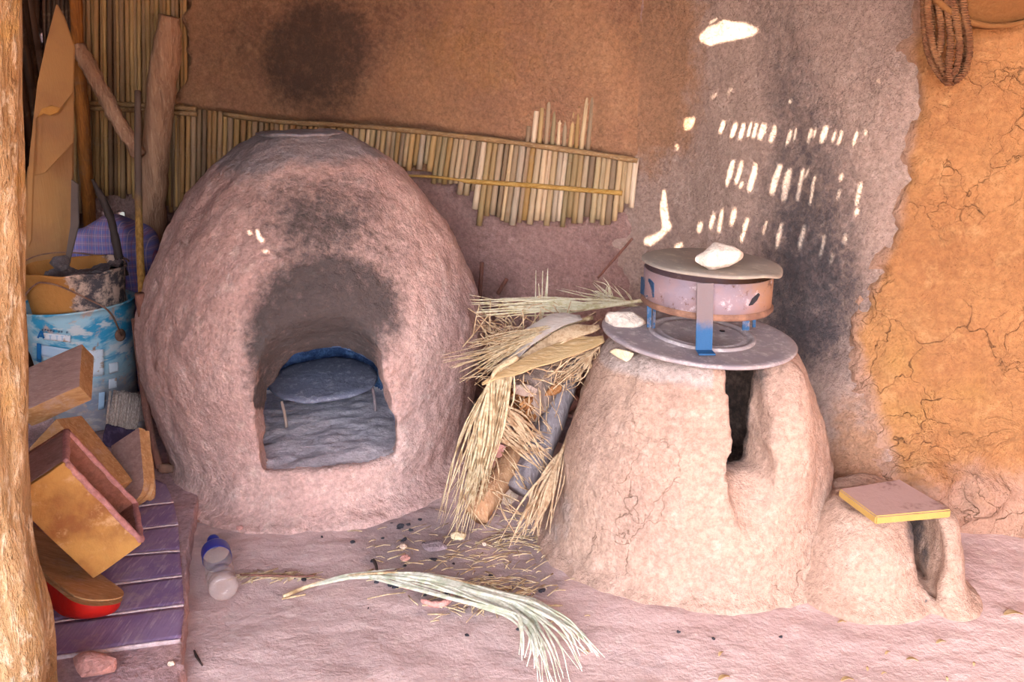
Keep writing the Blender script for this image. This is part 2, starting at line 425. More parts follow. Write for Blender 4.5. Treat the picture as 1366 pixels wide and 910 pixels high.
def _plaid():
    b = NB('purple_plaid')
    def stripes(ax, sc):
        m = b.math('FRACT', b.math('MULTIPLY', b.sep(ax), sc)); return m
    sx, sz = stripes('X', 40), stripes('Z', 38)
    c = b.mix(b.ramp(sx, .40, .5), '#6a6086', '#7a668a')
    c = b.mix(b.math('MULTIPLY', b.ramp(sz, .55, .62), .6), c, '#545c98')
    k = b.math('MULTIPLY', b.ramp(b.math('ABSOLUTE', b.math('SUBTRACT', sx, .25)), .03, .05, 1, 0), .7)
    c = b.mix(k, c, '#a88a98')
    k = b.math('MULTIPLY', b.ramp(b.math('ABSOLUTE', b.math('SUBTRACT', sz, .3)), .03, .05, 1, 0), .7)
    c = b.mix(k, c, '#9c7f95')
    k = b.math('MULTIPLY', b.ramp(b.math('ABSOLUTE', b.math('SUBTRACT', sx, .75)), .02, .04, 1, 0), .6)
    c = b.mix(k, c, '#8c3d4e')
    return b.done(c, .95, b.bump(b.noise(160, 2), .001, .6))
M['plaid'] = _plaid()
M['black'] = (lambda b: b.done(b.mix(b.noise(30, 4), '#241d1e', '#4a3a36'), .7, b.bump(b.noise(50, 4), .003)))(NB('blackened_wood'))
M['card'] = (lambda b: b.done(b.mix(b.ramp(b.noise(5, 5, .6), .35, .65), '#9a6f45', '#8a6140'), .85, b.bump(b.noise(40, 4, co=b.map((6, 6, .4))), .002, .5)))(NB('cardboard'))
M['card_torn'] = (lambda b: b.done(b.mix(b.noise(20, 4), '#b5803f', '#96683a'), .9, b.bump(b.noise(60, 4), .003)))(NB('cardboard_torn'))
M['card_grey'] = (lambda b: b.done(b.mix(b.noise(20, 4), '#574a48', '#6d5d58'), .9))(NB('cardboard_shadow_side'))  # darker copy of the cardboard, side shade put into its colour
M['stick_plain'] = wood('cane_stick', '#a67638', '#86592a', '#bd9254', 1.2, 'Z', .002)
def _cane():
    b = NB('cane_with_dark_top'); g = b.noise(14, 4, .6, co=b.map((8, 8, 1)))
    c = b.mix(b.ramp(g, .35, .65), '#86602f', '#a97d42')
    c = b.mix(b.ramp(b.math('ADD', b.sep('Z'), b.math('MULTIPLY', b.noise(9, 4, .7), .2)), .60, .75), c, '#5f4c44')
    return b.done(c, .75, b.bump(g, .002, .7))
M['stick'] = _cane()
M['stick_brown'] = wood('brown_stick', '#7b5144', '#60403a', '#936a5a', 1.2, 'Z', .003)
M['bristle'] = (lambda b: b.done(b.mix(b.ramp(b.noise(60, 3, .6, co=b.map((8, 8, .6))), .4, .65), '#a08f86', '#d0c0b4'), .9, b.bump(b.noise(70, 3, .6, co=b.map((8, 8, .6))), .004)))(NB('bristles'))
M['purple_dark'] = (lambda b: b.done(b.mix(b.ramp(b.noise(26, 4, .6), .5, .7), '#33293f', '#544660'), .8, b.bump(b.noise(40, 4), .004)))(NB('dark_purple_cloth'))
M['tin'] = (lambda b: b.done(b.mix(b.noise(30, 5), '#7d7276', '#978a88'), .5, None, .6))(NB('dull_tin'))
def _mat():
    b = NB('purple_panel')
    g = b.noise(40, 4, .6, co=b.map((.3, 5, 1)))
    c = b.mix(b.ramp(b.noise(6, 5, .65), .35, .7), '#7f6489', '#937b96')
    c = b.mix(b.math('MULTIPLY', b.ramp(b.noise(25, 4, .6, co=b.map((4, .6, 1))), .52, .68), .8), c, '#ab94a6')
    c = b.mix(b.math('MULTIPLY', b.ramp(b.noise(16, 6, .7), .48, .7), .75), c, '#a58d92')
    return b.done(c, .75, b.bump(b.noise(30, 3, .5, co=b.map((6, .5, 1))), .003, .6))
M['mat'] = _mat()
M['mat_seam'] = clay('dusty_seam', '#b9a2a4', '#ad9596', '#c9b4b2', bump=.3)
def _straw(name, cols, sat=1):
    b = NB(name)
    rr = b.n.new('ShaderNodeValToRGB')
    sx = b.noise(7, 3, .6)
    b.l.new(b.ramp(b.noise(38, 3, .6), .3, .7), rr.inputs[0])
    el = rr.color_ramp.elements; el[0].color = lin(cols[0]); el[1].color = lin(cols[-1])
    for i, c in enumerate(cols[1:-1]): e = el.new((i + 1) / (len(cols) - 1)); e.color = lin(c)
    return b.done(rr.outputs[0], .7, b.bump(b.noise(120, 2), .001, .5))
M['straw'] = _straw('dry_straw', ['#866a4c', '#ac9270', '#c2ac8e', '#98805f'])
M['straw_dull'] = _straw('dull_straw', ['#8a684c', '#a98a6c', '#c0a486', '#9b7a5c'])
M['straw_green'] = _straw('pale_green_straw', ['#b0a27c', '#c6b99a', '#cfc6ae', '#b9a986'])
M['frond'] = _straw('grey_green_frond', ['#a9aa90', '#c2c0ac', '#d4d0c0', '#b5b098'])
M['sheath'] = wood('leaf_sheath', '#b4946c', '#a08058', '#ccb292', 1.3, 'X', .003)
M['sheath_grey'] = wood('grey_sheath', '#a4968e', '#93837c', '#b8aaa0', 1.3, 'X', .003)
M['fibre'] = (lambda b: b.done(b.mix(b.ramp(b.noise(30, 5, .7), .4, .7), '#8b5634', '#b58154'), .95, b.bump(b.noise(60, 5, .7), .01)))(NB('palm_fibre'))
M['log'] = wood('palm_log', '#a48c80', '#88726a', '#bca69a', .8, 'Z', .006)
M['log_tan'] = wood('peeled_log', '#ad8462', '#936a4e', '#c4a488', .8, 'Z', .006)
M['log_grey'] = wood('grey_log', '#8a7f82', '#746a6e', '#a39898', .8, 'Z', .006)
M['cap'] = NB('blue_label').done('#1c2a86', .35, spec=.5)
def _plastic():
    b = NB('clear_plastic'); m = b.done('#cdb9b4', .2, b.bump(b.noise(30, 2), .002, .4), spec=.8)
    tr = b.n.new('ShaderNodeBsdfTransparent'); mx = b.n.new('ShaderNodeMixShader'); mx.inputs[0].default_value = .17
    b.l.new(tr.outputs[0], mx.inputs[1]); b.l.new(b.b.outputs[0], mx.inputs[2]); b.l.new(mx.outputs[0], b.n['Material Output'].inputs['Surface'])
    return m
M['plastic'] = _plastic()
M['board'] = (lambda b: b.done(b.mix(b.ramp(b.noise(14, 5, .7), .56, .72), b.mix(b.noise(4, 5), '#b08f88', '#a6857f'), '#7d5b56'), .85, b.bump(b.noise(50, 5, .7), .002)))(NB('dusty_board_face'))
M['board_edge'] = (lambda b: b.done(b.mix(b.noise(30, 5), '#b08c50', '#9a773e'), .85, b.bump(b.noise(60, 5), .003)))(NB('yellow_board_edge'))
M['rope'] = (lambda b: b.done(b.mix(b.ramp(b.noise(22, 5, .7), .4, .65), '#6e4630', '#8d6040'), .95, b.bump(b.wave(60, 'Z', 3, 2), .004)))(NB('rope_fibre'))
M['sieve'] = (lambda b: b.done(b.mix(b.noise(24, 5, .6), '#7c512c', '#6b4526'), .9, b.bump(b.noise(90, 4), .003)))(NB('sieve_skin'))
M['roof'] = M['dark_earth']
M['hedge'] = (lambda b: b.done(b.mix(b.noise(20, 4), '#3c5a2a', '#6f8a4c'), .8))(NB('hedge_green'))

# ================================================================== SETTING
SUN = Vector((-.50, -.45, .74)).normalized()          # towards the sun
ROOF_Z = 2.05
def structure(o): o['kind'] = 'structure'; return o
def grid(nx, ny, f):
    vs = [f(i / nx, j / ny) for j in range(ny + 1) for i in range(nx + 1)]
    fs = [(j * (nx + 1) + i, j * (nx + 1) + i + 1, (j + 1) * (nx + 1) + i + 1, (j + 1) * (nx + 1) + i) for j in range(ny) for i in range(nx)]
    return vs, fs
def solid(o, th, off=-1):
    m = o.modifiers.new('thickness', 'SOLIDIFY'); m.thickness = th; m.offset = off; return o
def blob(u, v, cu, cv, ru, rv):
    return max(0.0, 1 - ((u - cu) / ru) ** 2 - ((v - cv) / rv) ** 2)

# ---- earth floor
def floor_pt(a, b):
    x, y = -1.75 + a * 4.4, -.2 + b * 3.7
    z = .010 * fbm((x, y, 0), 2.2, 3) + .0025 * fbm((x, y * 1.4, 1), 9, 3) + .002 * fbm((x, y, 2), 30, 2)
    return (x, y, z - .006)
vs, fs = grid(300, 260, floor_pt)
me = mesh('floor', vs, fs)
def ash_at(p):
    u, v = proj(p)
    return min(1, 1.0 * blob(u, v, 560, 725, 120, 75) + .7 * blob(u, v, 640, 790, 130, 50) + .8 * blob(u, v, 720, 720, 70, 90) + .75 * blob(u, v, 290, 690, 60, 80)
               + .45 * blob(u, v, 860, 880, 120, 40) + .3 * blob(u, v, 500, 830, 200, 60))
attr(me, 'ash', [ash_at(p) if p[1] > 1.2 else 0 for p in vs])
structure(obj('floor', me, M['floor']))
vs, fs = grid(8, 8, lambda a, b: (-7 + 15 * a, -8 + 15 * b, -.035))
structure(obj('ground', mesh('ground', vs, fs), clay('sunlit_ground', '#93806f', '#8a7868', '#9c8a78')))

# ---- low earth step at the left
edge = [at_z(u, v, .035) for u, v in ((238, 905), (240, 879), (246, 806), (250, 729), (262, 668), (268, 634))]
edge = resample([Vector((edge[0].x + .04, 1.0, .035))] + edge + [Vector((-.95, 2.6, .035)), Vector((-1.02, 3.15, .035))], 90)
def ledge_pt(a, b):
    k = edge[min(int(round(b * 89)), 89)]
    j = .006 * fbm((k.x, k.y, 3), 22, 3)
    if a < .9:
        t = a / .9
        x = lerp(-1.62, k.x + j - .006, t)
        z = .035 + .002 * fbm((x, k.y, 0), 14, 3)
    else:
        t = (a - .9) / .1
        x = k.x + j - .006 + .010 * math.sin(t * math.pi / 2); z = .035 - .006 * (1 - math.cos(t * math.pi / 2)) - (.05 * max(0, t - .5) * 2)
    return (x, k.y, z)
vs, fs = grid(60, 89, ledge_pt)
structure(obj('floor_slab', mesh('floor_slab', vs, fs), M['ledge']))

# ---- back wall with its reed line
BAT = [(60, 138), (100, 140), (190, 143), (240, 147), (300, 152), (370, 162), (500, 170), (600, 180), (700, 192), (790, 205), (850, 214)]
BATP = [on_back(u, v, .03) for u, v in BAT]
bx, bz = [p.x for p in BATP], [p.z for p in BATP]
def bat_z(x): return interp(x, bx, bz)
def wb(a, b):
    x = -1.92 + a * 2.54; z = -.02 + b * 2.08
    return (x, back_y(x) + .024 + .010 * fbm((x, 0, z), 3, 3, 4) - .03 * sm((.55 - z) / .5) * sm((x + .2) / .3) + .004 * fbm((x, 0, z), 22, 3), z)
vs, fs = grid(260, 210, wb)
CH = [(57, 47, 4.5, 9), (39, 66, 4, 11), (45, 107, 4, 6), (44, 119, 4, 5), (39, 131, 4, 5), (42, 141, 4, 5), (105, 221, 4, 8), (107, 236, 4, 6), (142, 287, 6, 5), (160, 287, 6, 5)]
def daylight(f):
    u, v = proj([sum(vs[i][k] for i in f) / 4 for k in range(3)])
    return any(abs(u - a) < w_ and abs(v - b) < h_ for a, b, w_, h_ in CH)
fs = [f for f in fs if not daylight(f)]
me = mesh('wall_back', vs, fs)
attr(me, 'soot', [.25 if proj(p)[0] < 250 else .35 * blob(*proj(p), 830, 330, 60, 60) for p in vs])  # evenly darker behind the left canes, and a dark patch near the corner
wall_back = structure(solid(obj('wall_back', me, M['wall_back']), .03))
def exposed(u, v): # window in the coat where cane stubs still show
    return sm((u - 684) / 10) * sm((802 - u) / 8) * sm((v - (200 - 5.2 * max(0, min(u - 690, 13)) + (0 if u < 740 else -0.2 * (u - 740)))) / 8) 
def coat(a, b):
    x = -1.36 + a * 1.97; z = .82 + b * 1.24
    y = back_y(x)
    u, v = proj((x, y, z))
    n = fbm((x, 0, z), 10, 3, 2)
    m = sm((z - bat_z(x) + .004 + .012 * n) / .03) * sm((u - 246 - 16 * fbm((0, 0, z), 14, 2) + (14 * blob(v, 0, 130, 0, 26, 1) if v < 160 else 20)) / 10)
    lump = .012 * blob(u, v, 270, 128, 60, 30)
    off = lerp(-.012, .030 + .010 * fbm((x, 0, z), 4, 3) + .005 * n + lump, m)
    off = lerp(off, .0232 + .009 * n, exposed(u, v) * m)
    off = lerp(off, -.03, sm((u - 800) / 75))
    return (x, y - off, z)
vs, fs = grid(230, 145, coat)
me = mesh('plaster_coat', vs, fs)
def psoot(p):
    u, v = proj(p)
    return min(1, 1.05 * blob(u, v, 425, 85, 85, 100) + .5 * blob(u, v, 340, 50, 100, 120) + .5 * blob(u, v, 500, 20, 120, 90) + .55 * blob(u, v, 880, 20, 90, 130))
attr(me, 'soot', [psoot(p) for p in vs])
attr(me, 'warm', [.6 * blob(*proj(p), 640, 60, 150, 130) for p in vs])
structure(obj('plaster_coat', me, M['plaster'], wall_back))

# ---- right wall: sooty corner face, then the orange face
C0, C1, C2 = Vector((.49, 2.773)), Vector((.93, 2.09)), Vector((2.46, 1.95))
path = []
def seg(a, b, n): return [a.lerp(b, i / n) for i in range(n)]
path = seg(Vector((.20, 2.925)), C0, 26) + seg(C0, C1, 66) + seg(C1, C2, 110) + [C2]
for _ in range(110):
    path = [path[0]] + [(path[i - 1] + path[i] * 2 + path[i + 1]) / 4 for i in range(1, len(path) - 1)] + [path[-1]]
nrm = []
for i in range(len(path)):
    d = (path[min(i + 1, len(path) - 1)] - path[max(i - 1, 0)]).normalized(); nrm.append(Vector((d.y, -d.x)))
PN = len(path) - 1
def wall_off(q, z):
    u, v = proj((q.x, q.y, z))
    o = .014 * fbm((q.x, q.y, z), 3.2, 3, 8) + .006 * fbm((q.x, q.y, z), 13, 3, 5)
    o += .05 * sm((.42 - z) / .4) + .07 * blob(q.x, z, .93, .05, .22, .40)
    return o
def wr(a, b):
    i = int(round(a * PN)); q = path[i]; z = -.02 + 2.08 * b
    o = wall_off(q, z)
    return (q.x + nrm[i].x * o, q.y + nrm[i].y * o, z)
vs, fs = grid(PN, 140, wr)
me = mesh('wall_right', vs, fs)
def rsoot(p):
    u, v = proj(p)
    c = interp(v, [0, 100, 200, 300, 400, 470], [1040, 1060, 1075, 1080, 1075, 1080])
    w = interp(v, [0, 100, 200, 300, 400, 470], [60, 60, 75, 95, 100, 70])
    k = max(0, 1 - ((u - c) / w) ** 2) * interp(v, [-200, 0, 120, 250, 330, 430, 480, 520], [.2, .35, .6, .8, .95, 1.15, .8, 0])
    return min(1, k + .25 * blob(u, v, 890, 40, 80, 110))
attr(me, 'soot', [rsoot(p) for p in vs])
attr(me, 'warm', [max(0, .8 * blob(*proj(p), 1140, 640, 90, 170), .95 * sm((1010 - proj(p)[0]) / 150) * sm((330 - proj(p)[1]) / 200)) for p in vs])
wall_right = structure(solid(obj('wall_right', me, M['wall_right']), .14))
ou = ([-400, 0, 60, 130, 220, 300, 350, 400, 450, 520, 580, 640, 900], [1235, 1222, 1198, 1206, 1190, 1176, 1160, 1136, 1122, 1140, 1166, 1178, 1190])
def oc(a, b):
    i0 = 76
    i = i0 + int(round(a * (PN - i0))); q = path[i]; z = -.02 + 2.08 * b
    u, v = proj((q.x, q.y, z))
    o = wall_off(q, z)
    e = interp(v, *ou) + 12 * fbm((q.x, q.y, z), 9, 3, 3) + 16 * fbm((q.x, q.y, z), 24, 4, 7)
    m = sm((u - e) / 26)
    lay = .014 + .007 * fbm((q.x, q.y, z), 6, 3, 1) + .02 * sm((430 - v) / 100) * sm((1260 - u) / 60) * 0
    low = sm((v - 540) / 60)
    # flaked ledges in the lower coat
    fl = fbm((q.x * 1.0, q.y, z * 1.6), 7, 2, 12)
    lay += low * (.018 * (1 if fl > .08 else 0) + .012 * (1 if fl > .3 else 0) + .012 * fl)
    o = lerp(o - .012, o + lay, m)
    return (q.x + nrm[i].x * o, q.y + nrm[i].y * o, z)
vs, fs = grid(PN - 76, 190, oc)
me = mesh('plaster_coat', vs, fs)
def obase(p):
    u, v = proj(p)
    return max(sm((.34 - p[2]) / .34), .85 * sm(1 - (u - interp(v, *ou)) / 60))
attr(me, 'base', [obase(p) for p in vs])
attr(me, 'flake', [sm((proj(p)[1] - 430) / 200) for p in vs])
structure(obj('plaster_coat', me, M['orange'], wall_right))

# ---- unseen walls added to block and bounce sun, roof pierced with light-shaping chinks
vs, fs = grid(4, 60, lambda a, b: (2.46 + .02 * fbm((0, b * 3, a), 3, 2), 1.97 - 3.6 * b, 2.05 * a))
structure(solid(obj('bounce_wall', mesh('bounce_wall', vs, fs), clay('orange_bounce_wall', '#d08c44', '#c5823c', '#d89a56')), .12, 1))  # unseen orange wall, added to bounce warm light onto right-facing sides
vs, fs = grid(60, 4, lambda a, b: (-1.68, -.9 + 3.2 * a, 2.05 * b))
wall_left_blocker = structure(solid(obj('wall_left_blocker', mesh('wall_left_blocker', vs, fs), M['wall_back']), .12, 1))  # unseen stretch of wall, added to keep direct sun off the floor
vs, fs = grid(20, 20, lambda a, b: (-1.90, 1.9 + 1.85 * a, -.03 + 2.08 * b))
structure(solid(obj('sun_leak_backing', mesh('sun_leak_backing', vs, fs), M['dark_earth']), .008, 0))  # hidden backing sheet, added to stop sun leaking between the sticks

def right_plane(u, v):
    r = ray(u, v); d = (C1 - C0); n = Vector((d.y, -d.x))
    t = n.dot(C0) / (n.x * r.x + n.y * r.y)
    return Vector((0, 0, H)) + r * t
gobo_holes = []          # outlines of sunlight on the wall, carried back up the sun's line to the roof
def gobo_hole(pts, surf):
    out = []
    for u, v in pts:
        p = surf(u, v); q = p + SUN * ((ROOF_Z - p.z) / SUN.z); out.append((q.x, q.y))
    gobo_holes.append(out)
rp = right_plane
gobo_hole([(934, 60), (934, 50), (945, 38), (957, 34), (968, 26), (990, 27), (1003, 33), (1014, 38), (1003, 48), (985, 54), (965, 60), (948, 65)], rp)
gobo_hole([(944, 35), (949, 30), (957, 27), (963, 28), (957, 32), (948, 37)], rp)
gobo_hole([(913, 172), (914, 162), (920, 158), (927, 157), (927, 167), (921, 177), (915, 180)], rp)
gobo_hole([(903, 205), (904, 198), (907, 197), (907, 204), (905, 208)], rp)
gobo_hole([(889, 262), (892, 262), (894, 280), (895, 300), (900, 309), (892, 320), (884, 332), (876, 342), (868, 343), (869, 333), (880, 324), (888, 314), (887, 300), (885, 285), (888, 274)], rp)
gobo_hole([(901, 342), (903, 333), (912, 328), (915, 331), (908, 341)], rp)
def slit(x, y, h, w, lean=.22, br=1.0):
    """zoom coordinates (3.37x of the photo from (900,100)) of one slit of light"""
    u, v = 900 + x / 3.37, 100 + y / 3.37; hh = h / 3.37 / 2; w = w / 3.37 / 2 * br * 1.2
    k = random.uniform(-.12, .12)
    gobo_hole([(u - lean * -hh - w * .7, v - hh), (u + lean * hh + w * .7, v - hh + 1), (u + w + k, v), (u - lean * hh + w * .6, v + hh), (u - lean * hh - w * .6, v + hh - 1), (u - w + k, v)], rp)
for x, y, h, w in ((212, 240, 75, 17), (265, 255, 85, 20), (303, 263, 85, 18), (338, 255, 80, 13), (362, 262, 80, 14), (393, 262, 95, 24), (437, 265, 95, 18), (507, 275, 85, 17), (535, 265, 70, 9), (605, 275, 80, 14), (628, 262, 60, 9), (667, 268, 100, 22),
                   (712, 275, 70, 10), (738, 278, 80, 12), (808, 288, 80, 12), (855, 258, 40, 9),
                   (253, 455, 130, 18), (290, 450, 120, 16), (302, 510, 45, 14), (348, 465, 140, 20), (452, 470, 160, 24), (497, 490, 150, 24), (558, 490, 150, 17), (618, 520, 140, 13), (590, 440, 60, 8), (748, 465, 45, 13), (735, 540, 60, 9), (822, 530, 110, 14), (814, 610, 45, 16),
                   (115, 695, 50, 22), (172, 670, 80, 15), (208, 665, 110, 13), (265, 650, 85, 20), (318, 690, 95, 14), (303, 740, 40, 16), (405, 690, 80, 8), (470, 730, 120, 16), (575, 745, 120, 15), (665, 780, 110, 10), (765, 745, 50, 14), (705, 835, 55, 9),
                   (175, 98, 40, 14), (243, 68, 40, 15), (365, 105, 40, 9), (518, 122, 30, 17), (908, 12, 26, 18), (445, 68, 14, 8)):
    slit(x, y, h, w, lean=.9 if y < 130 and h > 35 else .22)
OX, OY = -.602, 2.55
prof_px = [(182, 60, 405), (190, 78, 405), (200, 94, 406), (215, 115, 405), (232, 133, 404), (250, 149, 403), (270, 163, 403), (310, 190, 405), (340, 203, 408), (370, 214, 411), (400, 223, 414), (430, 226, 419), (460, 224, 420), (500, 216, 420), (545, 207, 419), (592, 196, 418)]
OP = []
for v, half, c in prof_px:
    cy = (455 - v) / F; t = OY / (CP + cy * SP)
    OP.append((H + t * (cy * CP - SP), half / F * t * .985))
OP.sort()
oz, orr = [a for a, b in OP], [b for a, b in OP]
def oven_r(z): return interp(z, oz, orr)
def oven_surface(u, v):
    r = ray(u, v); o = Vector((0, 0, H)); t = 1.6
    while t < 3.2:
        p = o + r * t
        if math.hypot(p.x - OX, p.y - OY) < oven_r(p.z) and p.z < oz[-1]: return p
        t += .003
    return o + r * 2.4
for pts in (((321, 311), (324, 310), (326, 316), (323, 318)), ((328, 308), (331, 308), (333, 312), (331, 313)), ((341, 309), (344, 310), (346, 315), (350, 320), (347, 322), (344, 318)),
            ((315, 328), (319, 327), (319, 330), (316, 330)), ((352, 336), (356, 336), (358, 339), (353, 339)), ((329, 331), (331, 331), (331, 333), (329, 333))):
    mu, mv = sum(q[0] for q in pts) / len(pts), sum(q[1] for q in pts) / len(pts)
    gobo_hole([(mu + (q[0] - mu) * 1.9, mv + (q[1] - mv) * 1.7) for q in pts], oven_surface)
X0, X1, Y0, Y1 = -1.93, 2.6, -1.0, 3.75
V2 = [(X0, Y0), (X1, Y0), (X1, Y1), (X0, Y1)]; E2 = [(0, 1), (1, 2), (2, 3), (3, 0)]
for ring in gobo_holes:
    b0 = len(V2); V2 += ring; E2 += [(b0 + i, b0 + (i + 1) % len(ring)) for i in range(len(ring))]
rv, _e, rf = delaunay_2d_cdt([Vector(v) for v in V2], E2, [], 0, 1e-6)[:3]
def inside(pt, ring):
    c = False; n = len(ring)
    for i in range(n):
        (x1, y1), (x2, y2) = ring[i], ring[i - 1]
        if (y1 > pt[1]) != (y2 > pt[1]) and pt[0] < (x2 - x1) * (pt[1] - y1) / (y2 - y1) + x1: c = not c
    return c
keep = []
for f in rf:
    c = (sum(rv[i][0] for i in f) / 3, sum(rv[i][1] for i in f) / 3)
    if not any(inside(c, ring) for ring in gobo_holes): keep.append(tuple(f))
structure(solid(obj('gobo_ceiling', mesh('gobo_ceiling', [(v[0], v[1], ROOF_Z) for v in rv], keep, False), M['roof']), .008, 1))  # unseen roof sheet, pierced to shape the sunlight on wall and oven

# ================================================================== REEDS AND POLES
def cane_mesh(name, length, r, seed):
    n = max(6, int(length / .05))
    zs, rr = [], []
    for i in range(n + 1):
        z = length * i / n; zs.append(z); rr.append(r * (1 + .10 * noise.noise(Vector((seed, z * 8, 0)))))
    knots = [random.Random(seed).uniform(.05, .2)]
    while knots[-1] < length: knots.append(knots[-1] + random.Random(seed + len(knots)).uniform(.13, .22))
    prof = list(zip(zs, rr)) + [q for k in knots if .02 < k < length - .02 for q in ((k - .004, r * .98), (k, r * 1.13), (k + .004, r * .98))]
    prof.sort()
    pts = [(0.0025 * noise.noise(Vector((seed * 3, z * 3, 1))), .0025 * noise.noise(Vector((seed * 3, z * 3, 7))), z) for z, _ in prof]
    vs, fs = tube(pts, [q for _, q in prof], 9)
    return mesh(name, vs, fs)
def place_cane(a, b, r, m, parent, seed, name='reed'):
    """cane from a (bottom) to b (top)"""
    d = b - a
    o = obj(name, cane_mesh(name, d.length, r, seed), m, parent)
    o.location = a; o.rotation_euler = d.to_track_quat('Z', 'Y').to_euler()
    return o
rnd = random.Random(3)
scr = thing('reed_screen', 'tall weathered reed screen at the back left corner, canes running up out of view', 'reed screen')
u = 98; k = 0
while u < 250:
    vb = interp(u, [98, 120, 150, 175, 225, 238, 252], [300, 262, 258, 262, 282, 284, 150]) + rnd.uniform(-6, 6)
    w = rnd.uniform(5.2, 7.4)
    if u > 244: vb = rnd.uniform(112, 118)
    a = on_back(u + rnd.uniform(0, 2.2) + (vb - 100) * .012, vb, .014 + rnd.uniform(0, .008)); b = on_back(u + rnd.uniform(-2, 2), -45, .014 + rnd.uniform(0, .008))
    place_cane(a, b, w * .5 / F * 3.15, M['reed_dull'], scr, 100 + k)
    u += w * .93; k += 1
pts = resample([on_back(u, v, .034) for u, v in ((84, 139), (118, 141), (170, 143), (232, 147), (262, 149))], 14)
for dz in (.009, -.009):
    vs, fs = tube([p + Vector((0, 0, dz)) for p in pts], .009, 9, .2, 4 + dz)
    obj('batten', mesh('batten', vs, fs), M['batten'], scr)

pan = thing('cane_fringe', 'long strip of ragged reed canes under the plaster on the back wall, above the oven', 'reed panel')
u = 229; k = 0
while u < 850:
    tilt = interp(u, [230, 400, 600, 840], [-.01, .05, .14, .10])
    vt = interp(u, [q[0] for q in BAT], [q[1] for q in BAT])
    vb = interp(u, [230, 262, 300, 520, 540, 578, 590, 604, 622, 640, 652, 668, 690, 700, 740, 760, 790, 815, 828, 838, 852],
                   [276, 272, 280, 280, 226, 226, 246, 248, 254, 256, 300, 292, 304, 292, 300, 296, 296, 300, 292, 278, 285])
    if u > 520: vb += rnd.uniform(-9, 7)
    w = rnd.uniform(6.2, 9.0)
    off = .012 + rnd.uniform(0, .006)
    ub = u - tilt * (vb - vt)
    a = on_back(ub, vb, off); b = on_back(u + 1, vt - 3, off)
    place_cane(a, b, w * .5 / F * 2.95, M['reed'] if u > 470 else M['reed_dull'], pan, 300 + k)
    u += w * .94 if u > 470 else w * .98; k += 1
pts = resample([p - Vector((0, .004, 0)) for p in BATP[4:]], 40)
vs, fs = tube(pts, [.0085 + .001 * math.sin(i * .9) for i in range(40)], 10, .25, 9)
obj('batten', mesh('batten', vs, fs), M['batten'], pan)
pts = resample([on_back(u, v, .028) for u, v in ((536, 234), (580, 236), (618, 241), (640, 243), (700, 247), (760, 252), (830, 258))], 30)
vs, fs = tube(pts, [.0045] * 10 + [.008] * 20, 9, .2, 2)
obj('batten', mesh('batten', vs, fs), M['batten_warm'], pan)
stub = thing('reed_stub_patch', 'patch of upright cane stubs showing through the plaster above the reed strip', 'reed panel')
for k, (ub, ut, vt) in enumerate(((703, 706, 168), (711, 716, 148), (719, 724, 144), (728, 734, 133), (736, 742, 132), (744, 750, 136), (752, 757, 140), (760, 766, 150), (768, 773, 142), (775, 784, 130), (784, 791, 124))):
    vb = interp(ub, [q[0] for q in BAT], [q[1] for q in BAT]) - 2
    place_cane(on_back(ub, vb, .017), on_back(ut, vt, .017), .0085, M['reed'], stub, 600 + k)

side = thing('stick_screen', 'dark stick fence along the left side with daylight glinting between the sticks', 'stick fence')
k = 0; y = 2.30
while y < 3.40:
    x = -1.76 + rnd.uniform(-.012, .012)
    a = Vector((x, y + rnd.uniform(-.02, .02), .02)); b = Vector((x + rnd.uniform(-.03, .02), y + rnd.uniform(-.07, .05), 2.04))
    place_cane(a, b, rnd.uniform(.014, .021), M['reed_dark'], side, 800 + k, 'stick'); k += 1
    y += rnd.uniform(.036, .05)
u = 26
while u < 97:      # the fence turns the corner
    if not any(abs(u - q) < 3.4 for q in (57, 39, 45)):
        place_cane(on_back(u + 3, 460, .02), on_back(u + rnd.uniform(-5, 2), -50, .02), rnd.uniform(.009, .013), M['reed_dark'], side, 860 + k, 'stick'); k += 1
    u += rnd.uniform(4.5, 7)

def pole(name, px, off, rpx, m, label, cat, n=30, jit=.35, seed=1, surf=None, nn=14):
    pts = resample([(surf or on_back)(u, v, off) if not callable(off) else off(u, v) for u, v in px], n)
    r = [interp(i / (n - 1), np.linspace(0, 1, len(rpx)), rpx) for i in range(n)]
    vs, fs = tube(pts, r, nn, jit, seed)
    o = obj(name, mesh(name, vs, fs), m); props(o, label, cat)
    return recenter(o)
# thick forked post, its base behind the cloth
pole('support_post', ((227, 22), (223, 60), (217, 110), (209, 180), (205, 250), (198, 320), (192, 370), (186, 440), (180, 500)), .115, (.036, .05, .048, .046, .052, .055, .056), M['pole'],
     'thick mud-smeared wooden post with a slanting cut top, standing before the reed screen', 'post', 46, .3, 3)
pole('corner_pole', ((99, -30), (103, 60), (109, 140), (114, 220), (121, 310), (126, 420)), .10, (.019, .022, .024, .022, .022), M['pole_orange'],
     'slim orange-brown pole standing in the corner just right of the cardboard', 'pole', 40, .3, 5)
pole('brace_branch', ((103, 62), (118, 88), (138, 125), (160, 165), (186, 208)), .20, (.026, .028, .027, .026, .024), M['pole'],
     'crooked branch slanting down from the orange-brown pole to the thick post', 'branch', 30, .35, 8)
